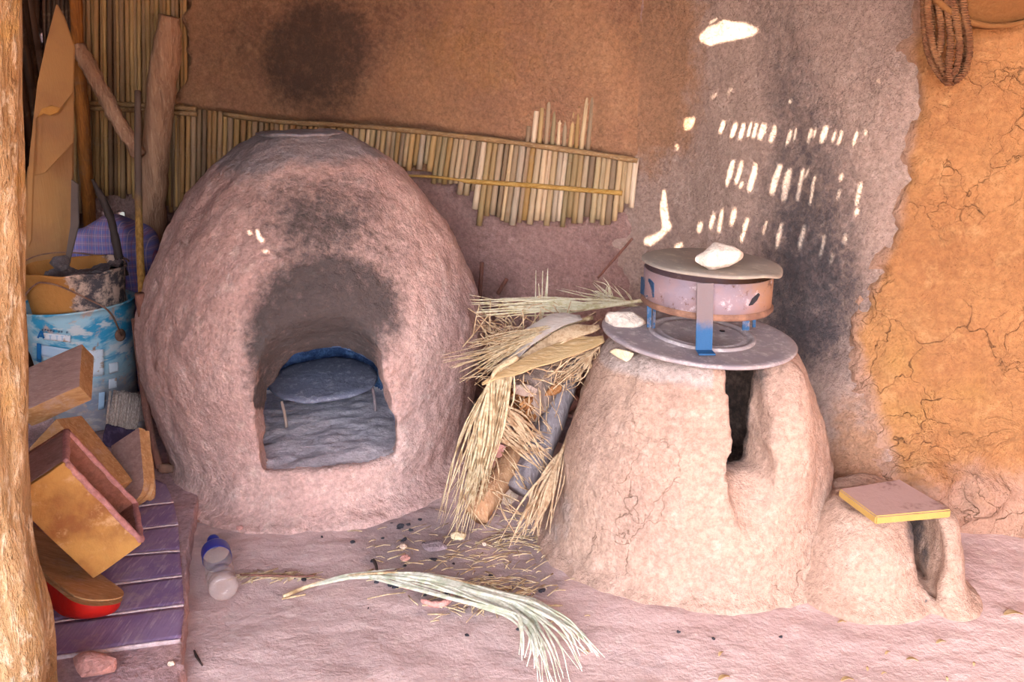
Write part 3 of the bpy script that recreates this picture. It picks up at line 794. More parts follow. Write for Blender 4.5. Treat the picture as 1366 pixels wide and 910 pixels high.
# slim handles
o = pole('cane_stick', ((184, 122), (184, 200), (185, 280), (187, 340), (190, 395), (195, 450), (200, 510), (204, 556)), lambda u, v: at_y(u, v, interp(v, [120, 400, 600], [2.95, 2.60, 2.30])), (.0105, .0115, .012, .011), M['stick'],
     'tall slender cane standing in front of the thick post beside the purple cloth', 'stick', 40, .15, 2, nn=10)
o = pole('tool_handle', ((186, 392), (196, 450), (208, 515), (218, 560), (226, 592)), lambda u, v: at_y(u, v, interp(v, [390, 592], [2.30, 2.40])), (.013, .013, .013), M['stick_brown'],
     'brown wooden handle with a pale cut end leaning between the blue bucket and the oven', 'stick', 30, .15, 6, nn=12)
t = thing('rusty_tool', 'long brown tool shaft ending in a short rusty head by the foot of the oven', 'tool')
vs, fs = tube(resample([at_y(180, 425, 2.42), at_y(189, 500, 2.36), at_y(201, 580, 2.30), at_z(213, 624, .052)], 24), .011, 10, .2, 3)
obj('shaft', mesh('shaft', vs, fs), M['stick_brown'], t)
vs, fs = tube(resample([at_z(212, 624, .050), at_z(235, 626, .050), at_z(262, 626, .046)], 12), [.013, .015, .014, .015, .012, .013, .015, .013, .012, .012, .009, .004], 10, .4, 5, flat=.8)
obj('head', mesh('head', vs, fs), M['rust'], t)

# ---- foreground tree-trunk post
pts = [Vector((-.995, 1.2, .03)), Vector((-.985, 1.2, .10)), Vector((-.955, 1.2, .22)), Vector((-.945, 1.2, .34)), Vector((-.94, 1.2, .5)), Vector((-.915, 1.2, .8)), Vector((-.88, 1.2, 1.1)), Vector((-.86, 1.2, 1.4)), Vector((-.84, 1.2, 2.04))]
r = [.26, .25, .215, .19, .185, .185, .185, .20, .2]
ps = resample(pts, 120); rr = [interp(i / 119 * 8, range(9), r) for i in range(120)]
# right edge of the trunk follows the photo: pull the axis so that the rim stands where it does
edge_px = [(-60, 26), (0, 30), (60, 29), (120, 31), (200, 33), (300, 34), (450, 37), (600, 38), (700, 42), (740, 45), (790, 55), (820, 66), (850, 72), (920, 76)]
vs, fs = [], []; shifts = []; rings_ = []
N = 56
for i, p in enumerate(ps):
    z = p.z; v = proj((p.x + rr[i], 1.2, z))[1]
    u = interp(v, [q[0] for q in edge_px], [q[1] for q in edge_px])
    ring_ = []
    for k in range(N):
        a = 2 * math.pi * k / N
        q = Vector((math.cos(a), math.sin(a), z))
        gro = .07 * noise.noise(Vector((q.x * 3.2, q.y * 3.2, z * 1.1))) + .09 * noise.noise(Vector((q.x * 9, q.y * 9, z * 2.0 + 3))) + .03 * noise.noise(Vector((q.x * 20, q.y * 20, z * 5)))
        rad = rr[i] * (1 + gro)
        ring_.append([p.x - .1 + math.cos(a) * rad, 1.2 + math.sin(a) * rad * .8, z])
    sh_ = 0
    for _ in range(3):
        um, dm = max((proj((q[0] + sh_, q[1], z))[0], q[1] * CP - (z - H) * SP) for q in ring_)
        sh_ += (u - um) * dm / F
    shifts.append(sh_); rings_.append(ring_)
for i, ring_ in enumerate(rings_):
    w_ = shifts[max(0, i - 5):i + 6]; sh_ = sum(w_) / len(w_)
    vs += [(q[0] + sh_, q[1], q[2]) for q in ring_]
for i in range(119):
    for k in range(N):
        k2 = (k + 1) % N; fs.append((i * N + k, i * N + k2, (i + 1) * N + k2, (i + 1) * N + k))
fs.append(tuple(range(N - 1, -1, -1))); fs.append(tuple(119 * N + k for k in range(N)))
o = obj('trunk_post', mesh('trunk_post', vs, fs), M['post']); props(o, 'rough yellow-brown tree-trunk post at the edge of the picture, flaring at its foot', 'post'); recenter(o)

# ================================================================== OVEN
def flat_ring(pts): return pts
op = [(0.0, 0.0)]
prof = [(.0, -.02)] + [(oven_r(z), z) for z in np.linspace(-.02, oz[-1], 60)] + [(orr[-1] * .8, oz[-1] + .008), (0.0, oz[-1] + .012)]
prof = [(max(r, .001), z) for r, z in prof]
vs, fs = lathe(prof, 128, OX, OY, 0)
# swollen foot before the mouth
def foot(p):
    x, y, z = p
    a = math.atan2(-(y - OY), x - OX) - math.pi / 2
    rr = math.hypot(x - OX, y - OY)
    k = math.exp(-(a / .8) ** 2) * .03 * sm((.17 - z) / .17) - .02 * (1 - math.exp(-(a / .8) ** 2)) * sm((.2 - z) / .2)
    k += .07 * max(0, 1 - max(z, 0) / .06) ** 2.2
    if rr < .3: k = 0
    return (x + (x - OX) / max(rr, .01) * k, y + (y - OY) / max(rr, .01) * k, z)
vs = [foot(v) for v in vs]
base = mesh('b', vs, fs)
lip = [(350, 618), (346, 580), (343, 540), (345, 500), (354, 464), (374, 434), (404, 414), (440, 404), (478, 407), (504, 425), (515, 455), (513, 490), (523, 525), (531, 560), (529, 590), (526, 618)]
inn = [(355, 612), (357, 590), (362, 560), (370, 530), (382, 503), (398, 484), (420, 470), (445, 465), (468, 470), (485, 479), (501, 486), (503, 505), (511, 530), (527, 556), (528, 585), (525, 612)]
SILL = .135
A = [at_y(u, v, 2.07) for u, v in lip]; B = [at_y(u, v, 2.25) for u, v in inn]
for L in (A, B): L[0].z = SILL; L[-1].z = SILL
A0 = [a + (a - b) * (.22 / .18) for a, b in zip(A, B)]
for q in A0:
    q.y = 2.07 - .22
A0[0].z = A0[-1].z = SILL
for i in (0, 1, 2, -3, -2, -1): A0[i].x = A[i].x
Bc = [b.copy() for b in B]
for q in Bc: q.y = 2.42
rings = [A0, A, B, Bc]
n = len(A); tv = [v for R_ in rings for v in R_]; tf = []
for j in range(3):
    for k in range(n):
        k2 = (k + 1) % n; tf.append((j * n + k, (j + 1) * n + k, (j + 1) * n + k2, j * n + k2))
tf.append(tuple(range(n))); tf.append(tuple(3 * n + k for k in range(n - 1, -1, -1)))
def clean(vs, fs):
    bm = bmesh.new(); me_ = mesh('c', vs, fs, False); bm.from_mesh(me_)
    bmesh.ops.triangulate(bm, faces=bm.faces[:]); bmesh.ops.recalc_face_normals(bm, faces=bm.faces[:])
    me2 = bpy.data.meshes.new('c'); bm.to_mesh(me2); bm.free(); return me2
tunnel = clean(tv, tf)
CX, CY, CRX, CRY, CRZ = -.60, 2.44, .35, .30, .40
cv = [(max(.001, math.cos(a)), math.sin(a)) for a in np.linspace(0, math.pi / 2, 20)]
vs, fs = lathe([(.001, 0)] + cv, 64)
cav = clean([(CX + x * CRX, CY + y * CRY, SILL + z * CRZ) for x, y, z in vs], fs)
bm = bmesh.new(); bm.from_mesh(base); bmesh.ops.recalc_face_normals(bm, faces=bm.faces[:]); bm.to_mesh(base); bm.free()
me = sculpt('oven_dome', base, [tunnel, cav], voxel=.0085, iters=3)
def soften(me_, wf, iters):
    o_ = obj('tmp', me_); g = o_.vertex_groups.new(name='w')
    for v in me_.vertices:
        k_ = wf(v.co)
        if k_ > .01: g.add([v.index], k_, 'REPLACE')
    m_ = o_.modifiers.new('s', 'SMOOTH'); m_.factor = .5; m_.iterations = iters; m_.vertex_group = 'w'
    r_ = evaluated(o_); bpy.data.objects.remove(o_); return smooth(r_)
def hood_w(c):
    if c.y > 2.30 or c.z < .3: return 0
    u, v = proj(c)
    return min(1, sm((1 - ((u - 425) / 125) ** 2 - ((v - 425) / 75) ** 2) * 2.2) * sm((2.26 - c.y) / .06))
me = soften(me, hood_w, 60)
me.name = 'oven_dome'
def oven_rough(p, nn):
    k = .010 * fbm(p, 5, 3, 3) + .005 * fbm(p, 20, 3, 1)
    u, v = proj(p)
    if p.y < OY: k += .006 * blob(u, v, 430, 330, 120, 110) * fbm(p, 34, 3, 5)
    if p.y < OY: k += .012 * blob(u, v, 330, 560, 60, 80) * noise.noise(p * 9)
    k += .006 * sm((.16 - p.z) / .1) * fbm(p, 16, 3)
    return k
co = roughen(me, oven_rough)
def osoot(p):
    u, v = proj(p)
    if p[1] > OY: return 0
    k = 1.15 * blob(u, v, 435, 432, 122, 98) ** .85 + .68 * blob(u, v, 450, 345, 150, 130) + .45 * blob(u, v, 410, 275, 120, 70) + .8 * blob(u, v, 350, 490, 38, 90)
    inner = 0
    A_ = interp(u, [343, 374, 404, 440, 478, 504, 516], [520, 440, 418, 410, 412, 428, 460])
    if 335 < u < 520 and v > A_ - 6 and v < 545 and p[1] > 2.05: inner = 1.1 * sm((520 - u) / 30)
    return min(1.2, max(k, inner))
def oash(p):
    u, v = proj(p)
    return min(1, .9 * sm((p[2] - .86) / .1) + .5 * blob(u, v, 330, 230, 60, 60) + (.22 * blob(u, v, 470, 330, 170, 160) if p[1] < OY else 0))
attr(me, 'soot', [osoot(c) for c in co]); attr(me, 'ash', [oash(c) for c in co])
oven = thing('clay_oven', 'big domed pink clay bread oven with a sooty arched mouth', 'oven')
dome = obj('oven_dome', me, M['oven'], oven)
me.materials.append(M['blue_lit_soot']); me.materials.append(clay('oven_ash', '#c9bcc0', '#bdb0b6', '#d4c9cc', bump=.4))
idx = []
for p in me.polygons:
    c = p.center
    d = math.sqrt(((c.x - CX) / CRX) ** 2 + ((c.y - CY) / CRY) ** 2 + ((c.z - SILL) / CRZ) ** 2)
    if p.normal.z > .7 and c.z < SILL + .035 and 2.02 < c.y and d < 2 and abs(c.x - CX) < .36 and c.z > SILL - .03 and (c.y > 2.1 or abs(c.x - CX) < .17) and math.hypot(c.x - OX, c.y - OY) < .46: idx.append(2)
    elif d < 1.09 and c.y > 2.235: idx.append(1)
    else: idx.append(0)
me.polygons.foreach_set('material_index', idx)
vs, fs = lathe([(.001, -.004), (.105, -.006), (.118, -.002), (.116, .003), (.09, .006), (.001, .007)], 40)
vs = [(x * (1.05 + .1 * noise.noise(Vector((x * 14, y * 14, 2)))), y * (1 + .1 * noise.noise(Vector((x * 14, y * 14, 6)))), z + .003 * fbm((x, y, 0), 20, 3)) for x, y, z in vs]
cap = obj('top_cap', mesh('top_cap', vs, fs), M['ash'], oven); cap.location = (OX - .01, OY, oz[-1] + .009)
# baking slab in the oven, on little props
vs, fs = lathe([(.001, 0), (.14, 0), (.158, .004), (.163, .010), (.158, .016), (.14, .019), (.001, .020)], 48)
vs = [(x * (1.02 + .05 * noise.noise(Vector((x * 9, y * 9, 0)))), y * (.95 + .05 * noise.noise(Vector((x * 9, y * 9, 4)))), z + .006 * fbm((x, y, z), 18, 3)) for x, y, z in vs]
sl = obj('baking_slab', mesh('baking_slab', vs, fs), M['slab_dark']); sl.location = (-.575, 2.50, .232); sl.rotation_euler = (.10, -.02, .3)
props(sl, 'dark sooty round slab held up inside the oven mouth', 'baking slab')
for k, (u, v0, v1, lab) in enumerate(((378, 534, 570, 'thin pale twig propping the left edge of the slab inside the oven'), (497, 512, 548, 'thin dark twig propping the right edge of the slab inside the oven'))):
    b = at_z(u + 4, v1, SILL + .004); tp = b + Vector((-.008, .0, .082 if k == 0 else .086))
    vs, fs = tube(resample([b, b.lerp(tp, .5) + Vector((.002, 0, 0)), tp], 8), .0045, 8, .2, k)
    o = obj('prop_twig', mesh('prop_twig', vs, fs), M['log'] if k == 0 else M['stone_grey']); props(o, lab, 'twig'); recenter(o)

# ================================================================== STOVE
SX, SY = .457, 2.0
sp = [(.0, .395), (.008, .382), (.02, .370), (.04, .361), (.08, .352), (.147, .343), (.22, .330), (.29, .313), (.36, .292), (.40, .276), (.45, .254), (.487, .237), (.508, .220), (.520, .195)]
prof = [(.001, -.02), (.405, -.02)] + [(r, z) for z, r in sp] + [(.15, .522), (.001, .522)]
vs, fs = lathe(prof, 96, 0, 0, 0)
vs = [(SX + x * (1.0), SY + y * (.90), z) for x, y, z in vs]
sbase = clean(vs, fs)
vs, fs = lathe([(.001, .16), (.13, .16), (.15, .2), (.165, .54), (.001, .54)], 48, SX + .01, SY - .0, 0)
scav = clean(vs, fs)
ANG = math.radians(13)
sd = Vector((math.sin(ANG), -math.cos(ANG), 0)); sr = Vector((math.cos(ANG), math.sin(ANG), 0))
sc0 = Vector((SX + .012, SY, 0))
def slot_box(w0, w1, z0, z1, a, b):
    v = []
    for z, w in ((z0, w0), (z1, w1)):
        for s_, d_ in ((-1, a), (1, a), (1, b), (-1, b)):
            q = sc0 + sr * (s_ * w / 2) + sd * d_; v.append((q.x, q.y, z))
    return clean(v, [(0, 1, 2, 3), (4, 5, 6, 7), (0, 1, 5, 4), (1, 2, 6, 5), (2, 3, 7, 6), (3, 0, 4, 7)])
slot = slot_box(.080, .090, .27, .56, 0, .5)
# trough that runs down and out from the slot
tp_ = [sc0 + sd * .05 + Vector((0, 0, .36)), sc0 + sd * .24 + Vector((0, 0, .315)), sc0 + sd * .34 + Vector((0, 0, .20)), sc0 + sd * .42 + Vector((0, 0, .07))]
vs, fs = tube(resample(tp_, 12), [interp(i, [0, 6, 11], [.042, .060, .066]) for i in range(12)], 16)
trough = clean(vs, fs)
# right cheek standing proud of the round body
def ell(c, r, n=24):
    bm = bmesh.new(); bmesh.ops.create_uvsphere(bm, u_segments=n * 2, v_segments=n, radius=1)
    for v in bm.verts: v.co = Vector((c[0] + v.co.x * r[0], c[1] + v.co.y * r[1], c[2] + v.co.z * r[2]))
    m_ = bpy.data.meshes.new('e'); bm.to_mesh(m_); bm.free(); return m_
cheek = ell((SX + .155, SY - .165, .25), (.088, .10, .27))
me = sculpt('stove_body', sbase, [scav, slot, trough], [cheek], voxel=.0085, iters=5)
co = roughen(me, lambda p, q: .008 * fbm(p, 6, 3, 2) + .0035 * fbm(p, 22, 3, 1) + .004 * sm((.12 - p.z) / .1) * fbm(p, 18, 3))
def ssoot(p):
    u, v = proj(p)
    ins = math.hypot(p[0] - SX - .01, (p[1] - SY)) < .175 and p[2] > .15
    return max(.85 if ins else 0, .9 * blob(u, v, 1012, 500, 22, 38), .35 * blob(u, v, 985, 590, 18, 70))
attr(me, 'soot', [ssoot(c) for c in co])
attr(me, 'ash', [.9 * sm((c[2] - .44) / .06) * (1 if proj(c)[0] < 950 else .3) + .5 * blob(*proj(c), 1000, 660, 40, 50) + .5 * blob(*proj(c), 745, 690, 45, 90) for c in co])
stove = thing('clay_stove', 'round waist-high clay stove with a tall slot in its front, metal griddle on top', 'stove')
obj('stove_body', me, M['stove'], stove)
vs, fs = lathe([(.001, .0), (.10, .004), (.128, -.01)], 32, 0, 0, 0, False)
e_ = obj('ash_bed', mesh('ash_bed', [(x, y, z + .006 * fbm((x, y, 0), 25, 3) + .02) for x, y, z in vs], fs), M['ash'], stove); e_.location = (SX + .01, SY, .155)

# griddle plate, slightly tipped to the right
def disc_frame(px_c, y, rx_tilt, ry_tilt):
    c = at_y(px_c[0], px_c[1], y); return c, (rx_tilt, ry_tilt, 0)
gp = thing('griddle_plate', 'wide round grey metal griddle plate lying on top of the tall clay stove', 'griddle')
c, e = disc_frame((931, 445), 1.965, .0, .055)
gp.location = c; gp.rotation_euler = (.035, .072, 0)
RG = .226
vs, fs = lathe([(.001, -.004), (RG - .012, -.008), (RG, -.006), (RG + .003, 0), (RG - .002, .003), (RG - .02, .001), (.128, .0), (.001, .0)], 72)
vs = [(x * (1 + .012 * noise.noise(Vector((math.atan2(y, x) * 1.2, 2, 0)))), y * (1 + .012 * noise.noise(Vector((math.atan2(y, x) * 1.2, 5, 0)))) , z + .003 * noise.noise(Vector((x * 5, y * 5, 1)))) for x, y, z in vs]
obj('plate', mesh('plate', vs, fs), M['disk'], gp)
vs, fs = lathe([(.126, .0), (.126, .006), (.120, .0075), (.114, .005), (.112, .002), (.100, .003), (.098, .0045), (.094, .003), (.001, .004)], 64, 0, 0, 0, False)
o = obj('centre_ring', mesh('centre_ring', vs, fs), M['disk'], gp); o.location = (.008, -.002, 0)
vs, fs = lathe([(.001, .0), (.006, .0), (.007, .0015), (.001, .002)], 14)
o = obj('finger_hole', mesh('finger_hole', vs, fs), M['char'], gp); o.location = (.062, .02, .0035)

# brazier ring with legs on the plate
br = thing('brazier_ring', 'rusty round brazier drum on short blue legs, standing on the griddle plate', 'brazier')
BC = at_y(942, 400, 1.97); BR = .148
z0, z1 = .618, .698
vs, fs = lathe([(BR - .004, z0), (BR, z0), (BR, z1), (BR - .004, z1), (BR - .004, z0)], 72, 0, 0, 0, False)
vs = [(x, y, z + .006 * (-x / BR)) for x, y, z in vs]
o = drum = obj('drum', mesh('drum', vs, fs), M['drum'], br); o.location = (BC.x, BC.y, 0)
vs, fs = lathe([(BR + .0005, z0 - .003), (BR + .005, z0 + .002), (BR + .005, z0 + .008), (BR + .0005, z0 + .012)], 72, 0, 0, 0, False)
vs = [(x, y, z + .006 * (-x / BR)) for x, y, z in vs]
o = obj('lower_band', mesh('lower_band', vs, fs), M['rust'], br); o.location = (BC.x, BC.y, 0)
# torn slot and blue-white patch on the drum
def on_drum(u, v, off=.0015):
    r = ray(u, v); ox, oy = -BC.x, -BC.y; a = r.x ** 2 + r.y ** 2; b_ = 2 * (r.x * ox + r.y * oy); c_ = ox ** 2 + oy ** 2 - (BR + off) ** 2
    t_ = (-b_ - math.sqrt(max(0, b_ * b_ - 4 * a * c_))) / (2 * a); return Vector((0, 0, H)) + r * t_
def decal(name, px, m, parent, surf, th=.0012):
    pts = [surf(u, v) for u, v in px]
    nrm_ = (pts[1] - pts[0]).cross(pts[-1] - pts[0]).normalized()
    cam_ = Vector((0, 0, H)) - pts[0]
    if nrm_.dot(cam_) < 0: nrm_ = -nrm_
    n_ = len(pts); vs_ = pts + [p - nrm_ * th for p in pts]
    fs_ = [tuple(range(n_)), tuple(range(2 * n_ - 1, n_ - 1, -1))] + [(i, (i + 1) % n_, n_ + (i + 1) % n_, n_ + i) for i in range(n_)]
    return obj(name, mesh(name, vs_, fs_, False), m, parent)
decal('torn_slot', ((999, 408), (1004, 398), (1012, 391), (1014, 393), (1010, 401), (1004, 407)), M['char'], drum, on_drum).matrix_parent_inverse = Matrix.Translation((-BC.x, -BC.y, 0))
decal('paint_patch', ((855, 369), (867, 372), (872, 378), (872, 397), (862, 396), (854, 391)), M['bluemetal'], drum, on_drum).matrix_parent_inverse = Matrix.Translation((-BC.x, -BC.y, 0))
def strap(name, top, bot, w, m, y0, y1, th=.004, foot_=0):
    a = at_y(top[0], top[1], y0); b = at_y(bot[0], bot[1], y1)
    hw = w / 2
    secs = [a, a.lerp(b, .5) + Vector((0, -.002, 0)), b]
    if foot_: secs.append(b + Vector((.004, -foot_, -.003)))
    vs_, fs_ = [], []
    for q in secs:
        vs_ += [q + Vector((-hw, 0, 0)), q + Vector((hw, 0, 0)), q + Vector((hw, th, 0)), q + Vector((-hw, th, 0))]
    if foot_:
        k_ = len(vs_) - 4
        for j, dz in ((k_, 0), (k_ + 1, 0), (k_ + 2, -th), (k_ + 3, -th)): vs_[j] = secs[-1] + Vector((-hw if j in (k_, k_ + 3) else hw, 0, dz))
    for i in range(len(secs) - 1):
        for k_ in range(4):
            fs_.append((i * 4 + k_, i * 4 + (k_ + 1) % 4, (i + 1) * 4 + (k_ + 1) % 4, (i + 1) * 4 + k_))
    fs_ += [(3, 2, 1, 0), tuple(len(vs_) - 4 + k_ for k_ in range(4))]
    o_ = obj(name, mesh(name, vs_, fs_, False), m, br); return o_
fy = BC.y - BR - .004
props(strap('leg', (941, 378), (939, 467), .036, M['dusty_strap'], fy - .003, fy - .012, .004, .018), 'broad front strap leg, dusty above and blue below')
for (tx, ty), (bx_, by_), w, yy in (((866, 404), (866, 437), .010, 1.93), ((873, 407), (872, 438), .007, 1.95), ((995, 422), (995, 441), .016, 1.87), ((1006, 422), (1006, 437), .007, 1.90)):
    strap('leg', (tx, ty), (bx_, by_), w, M['bluemetal'], yy, yy, .005)

# lid and stones
lid = obj('covering_disc', mesh('covering_disc', *(lambda vf: ([(x * (1 + .02 * noise.noise(Vector((math.atan2(y, x) * 1.5, 1, 0)))), y * (1 + .02 * noise.noise(Vector((math.atan2(y, x) * 1.5, 7, 0)))), z + (-.010 * sm((x - .08) / .07) * sm((-y + .02) / .12)) + .002 * noise.noise(Vector((x * 8, y * 8, 0)))) for x, y, z in vf[0]], vf[1]))(
    lathe([(.001, -.002), (.154, -.003), (.161, -.001), (.161, .003), (.154, .006), (.08, .004), (.001, .004)], 72))), M['lid'])
lid.location = at_y(948, 363, 1.97); lid.location.z = .714; lid.rotation_euler = (.0, .045, 0)
props(lid, 'flat grey metal lid covering the brazier drum, its right edge bent', 'lid')
def rock(name, px, y, size, seed, m, label, cat='stone', rot=(0, 0, 0), rough=.05, z=None, npts=34, group=None):
    p = at_y(px[0], px[1], y) if z is None else at_z(px[0], px[1], z)
    me_ = rock_mesh(name, size, seed, 2, rough, npts)
    me_.transform(Matrix.Rotation(rot[2], 4, 'Z') @ Matrix.Rotation(rot[1], 4, 'Y') @ Matrix.Rotation(rot[0], 4, 'X'))
    zmin = min(v.co.z for v in me_.vertices); me_.transform(Matrix.Translation((0, 0, -zmin)))
    smooth(me_)
    try:
        me_.set_sharp_from_angle(angle=math.radians(32))
    except Exception: pass
    o_ = obj(name, me_, m); o_.location = p; props(o_, label, cat, group); return o_
rock('stone', (958, 361), 1.93, (.118, .07, .06), 3, M['stone_w'], 'big whitish stone weighing down the lid of the brazier', z=.716, rot=(0, -.1, .1), rough=.04)
rock('stone', (833, 443), 1.92, (.108, .075, .058), 11, M['stone_w'], 'whitish stone resting on the left rim of the griddle plate', z=.538, rot=(0, .15, 0))
rock('stone', (830, 480), 1.80, (.075, .05, .036), 21, M['stone_c'], 'small cream stone wedged under the left of the griddle plate', z=.522, npts=9, rot=(0, .1, 0), rough=.03)

# ================================================================== SMALL HEARTH
vs_l = ell((.815, 1.80, .02), (.135, .15, .195))
lump = [ell((.965, 1.765, .02), (.062, .115, .19)), ell((.86, 1.93, .03), (.15, .10, .16))]
hcut = []
hb = vs_l
gq = at_z(1231, 725, .1)
hcut = [ell((gq.x - .008, gq.y + .03, .135), (.017, .12, .125)), ell((gq.x - .016, gq.y - .06, .11), (.022, .07, .10))]
me = sculpt('hearth_body', hb, hcut, lump, voxel=.007, iters=7)
bmq = bmesh.new(); bmq.from_mesh(me)
bmesh.ops.bisect_plane(bmq, geom=bmq.verts[:] + bmq.edges[:] + bmq.faces[:], plane_co=(0, 0, -.015), plane_no=(0, 0, -1), clear_outer=True)
bmq.to_mesh(me); bmq.free(); smooth(me)
# flatten the top where the board lies, spread the foot
co_n = np.empty(len(me.vertices) * 3); me.vertices.foreach_get('co', co_n); co_n = co_n.reshape(-1, 3)
for q in co_n:
    k = sm((.06 - q[2]) / .07) * .022 + .022 * max(0, 1 - max(q[2], 0) / .045) ** 2.2
    d = Vector((q[0] - .87, q[1] - 1.80)); 
    if d.length > .05: q[0] += d.x / d.length * k; q[1] += d.y / d.length * k
    if q[2] > .190: q[2] = .190 + (q[2] - .190) * .15
me.vertices.foreach_set('co', co_n.ravel()); me.update()
co = roughen(me, lambda p, q: .006 * fbm(p, 8, 3, 2) + .003 * fbm(p, 26, 3, 1))
attr(me, 'soot', [max(.95 * blob(*proj(c), 1222, 705, 18, 40), .8 * blob(*proj(c), 1233, 740, 9, 26)) for c in co])
attr(me, 'ash', [0.0] * len(co))
hearth = thing('small_hearth', 'low clay hearth of two rounded lumps with a dark gap, right of the tall stove', 'hearth')
obj('hearth_body', me, M['hearth'], hearth)
vs, fs = grid(10, 10, lambda a, b: (.905 + .035 * a + .01, 1.66 + .14 * b, .012 + .01 * fbm((a, b, 0), 3, 2)))
obj('ash_bed', mesh('ash_bed', vs, fs), M['ash'], hearth)
bw = [at_z(u, v, .222) for u, v in ((1119, 652), (1169, 689), (1270, 680), (1200, 639))]
def slab_from(corners, th, name, mt, me_edge, bev=.003):
    bm_ = bmesh.new(); top = [bm_.verts.new(c) for c in corners]; bot = [bm_.verts.new(c - Vector((0, 0, th))) for c in corners]
    f0 = bm_.faces.new(top); bm_.faces.new(bot[::-1])
    for i in range(4): bm_.faces.new((top[i], bot[i], bot[(i + 1) % 4], top[(i + 1) % 4]))
    bmesh.ops.recalc_face_normals(bm_, faces=bm_.faces[:])
    bmesh.ops.bevel(bm_, geom=bm_.edges[:], offset=bev, segments=2, affect='EDGES')
    for f in bm_.faces: f.material_index = 0 if f.normal.z > .7 else 1
    me_ = bpy.data.meshes.new(name); bm_.to_mesh(me_); bm_.free(); me_.materials.append(mt); me_.materials.append(me_edge)
    return me_
o = obj('wooden_board', slab_from(bw, .020, 'wooden_board', M['board'], M['board_edge'])); props(o, 'square dusty board with yellow edges lying on the low clay hearth', 'board'); recenter(o)

# ================================================================== CLUTTER ON THE STEP
# blue paint bucket with a crusted tub inside
BK = Vector((-1.385, 2.683, .036)); BTILT = -.035
bk = thing('paint_bucket', 'battered blue metal paint bucket with torn label and rust, on the step', 'bucket')
bk.location = BK; bk.rotation_euler = (0, -.03, 0)
bp = [(.001, 0), (.118, 0), (.124, .004)]
for i in range(1, 26):
    z = .40 * i / 25; r = .124 + .046 * (z / .40)
    r += .004 * math.exp(-((z - .27) / .008) ** 2) + .004 * math.exp(-((z - .365) / .006) ** 2)
    bp.append((r, z))
bp += [(.175, .402), (.177, .407), (.173, .410), (.168, .406), (.122, .012), (.001, .010)]
vs, fs = lathe(bp, 72)
vs = [(x + .004 * fbm((x, y, z), 6, 2, 4), y + .004 * fbm((x, y, z), 6, 2, 9), z) for x, y, z in vs]
pail = obj('pail', mesh('pail', vs, fs), M['bucket'], bk)
bk_in = bk.matrix_basis.inverted()
mw = Matrix.Translation(bk.location) @ Matrix.Rotation(-.03, 4, 'Y')
def on_bucket(u, v, off=.0025):
    r_ = mw.inverted().to_3x3() @ ray(u, v); o_ = mw.inverted() @ Vector((0, 0, H)); t_ = 2.0
    while t_ < 3.2:
        p = o_ + r_ * t_
        rr_ = .124 + .046 * (p.z / .40) + .003 + off
        if math.hypot(p.x, p.y) < rr_ + .003: return p
        t_ += .0015
    return o_ + r_ * 2.6
def bdecal(name, px, m, off=.003):
    """a patch following the pail's curve"""
    (u0, v0), (u1, v1), (u2, v2), (u3, v3) = px
    vs_, fs_ = grid(8, 4, lambda a, b: on_bucket(lerp(lerp(u0, u1, a), lerp(u3, u2, a), b), lerp(lerp(v0, v1, a), lerp(v3, v2, a), b), off))
    return solid(obj(name, mesh(name, vs_, fs_), m, pail), .0008, 0)
bdecal('label_panel', ((58, 444), (94, 448), (94, 457), (58, 453)), M['label_white'])
bdecal('label_panel', ((49, 459), (92, 466), (92, 480), (50, 474)), M['label_pale'])
bdecal('label_stripe', ((49, 458), (55, 459), (55, 484), (49, 482)), M['label_blue'], .0045)
bdecal('label_disc', ((112, 468), (138, 466), (139, 500), (114, 505)), M['label_white'])
bdecal('label_panel', ((145, 485), (158, 483), (158, 496), (146, 499)), M['label_white'])
bdecal('label_panel', ((145, 506), (156, 504), (156, 517), (145, 519)), M['label_white'])
bdecal('label_panel', ((132, 524), (140, 523), (139, 545), (131, 547)), M['label_pale'])
# letter A and the faint blocks after it, and the row of tiny dark characters above
def stroke(name, a, b, w, m, off=.005):
    (u0, v0), (u1, v1) = a, b
    d = math.hypot(u1 - u0, v1 - v0) or 1; nx, ny = -(v1 - v0) / d * w / 2, (u1 - u0) / d * w / 2
    pts = [on_bucket(u0 + nx, v0 + ny, off), on_bucket(u1 + nx, v1 + ny, off), on_bucket(u1 - nx, v1 - ny, off), on_bucket(u0 - nx, v0 - ny, off)]
    return pts, [(0, 1, 2, 3)]
vs, fs = join(stroke('', (50.5, 451), (54.5, 441.5), 2.4, 0), stroke('', (54.5, 441.5), (58.5, 451.5), 2.4, 0), stroke('', (52, 448.5), (57.5, 449), 1.8, 0))
solid(obj('printed_letter', mesh('printed_letter', vs, fs, False), M['label_blue'], pail), .0006, 0)
parts = []
for cx_ in (67, 76, 83):
    parts += [stroke('', (cx_, 447 + (cx_ - 60) * .05), (cx_, 453 + (cx_ - 60) * .05), 1.6, 0), stroke('', (cx_ - 1.8, 447.5 + (cx_ - 60) * .05), (cx_ + 1.8, 447.6 + (cx_ - 60) * .05), 1.2, 0)]
vs, fs = join(*parts); solid(obj('printed_letters', mesh('printed_letters', vs, fs, False), M['label_pale'], pail), .0006, 0)
parts = []
rq = random.Random(4)
for i in range(10):
    cx_ = 57 + i * 3.6
    if i in (5, 8): continue
    vv = 438.5 + i * .45
    parts += [stroke('', (cx_ - .7, vv), (cx_ - .7, vv + 2.6), .8, 0), stroke('', (cx_ - .7, vv + (.3 if i % 2 else 2.2)), (cx_ + 1, vv + (.3 if i % 2 else 2.2)), .8, 0), stroke('', (cx_ + .8, vv), (cx_ + .8, vv + 2.4), .7, 0)]
vs, fs = join(*parts); solid(obj('printed_letters', mesh('printed_letters', vs, fs, False), M['label_dark'], pail), .0006, 0)
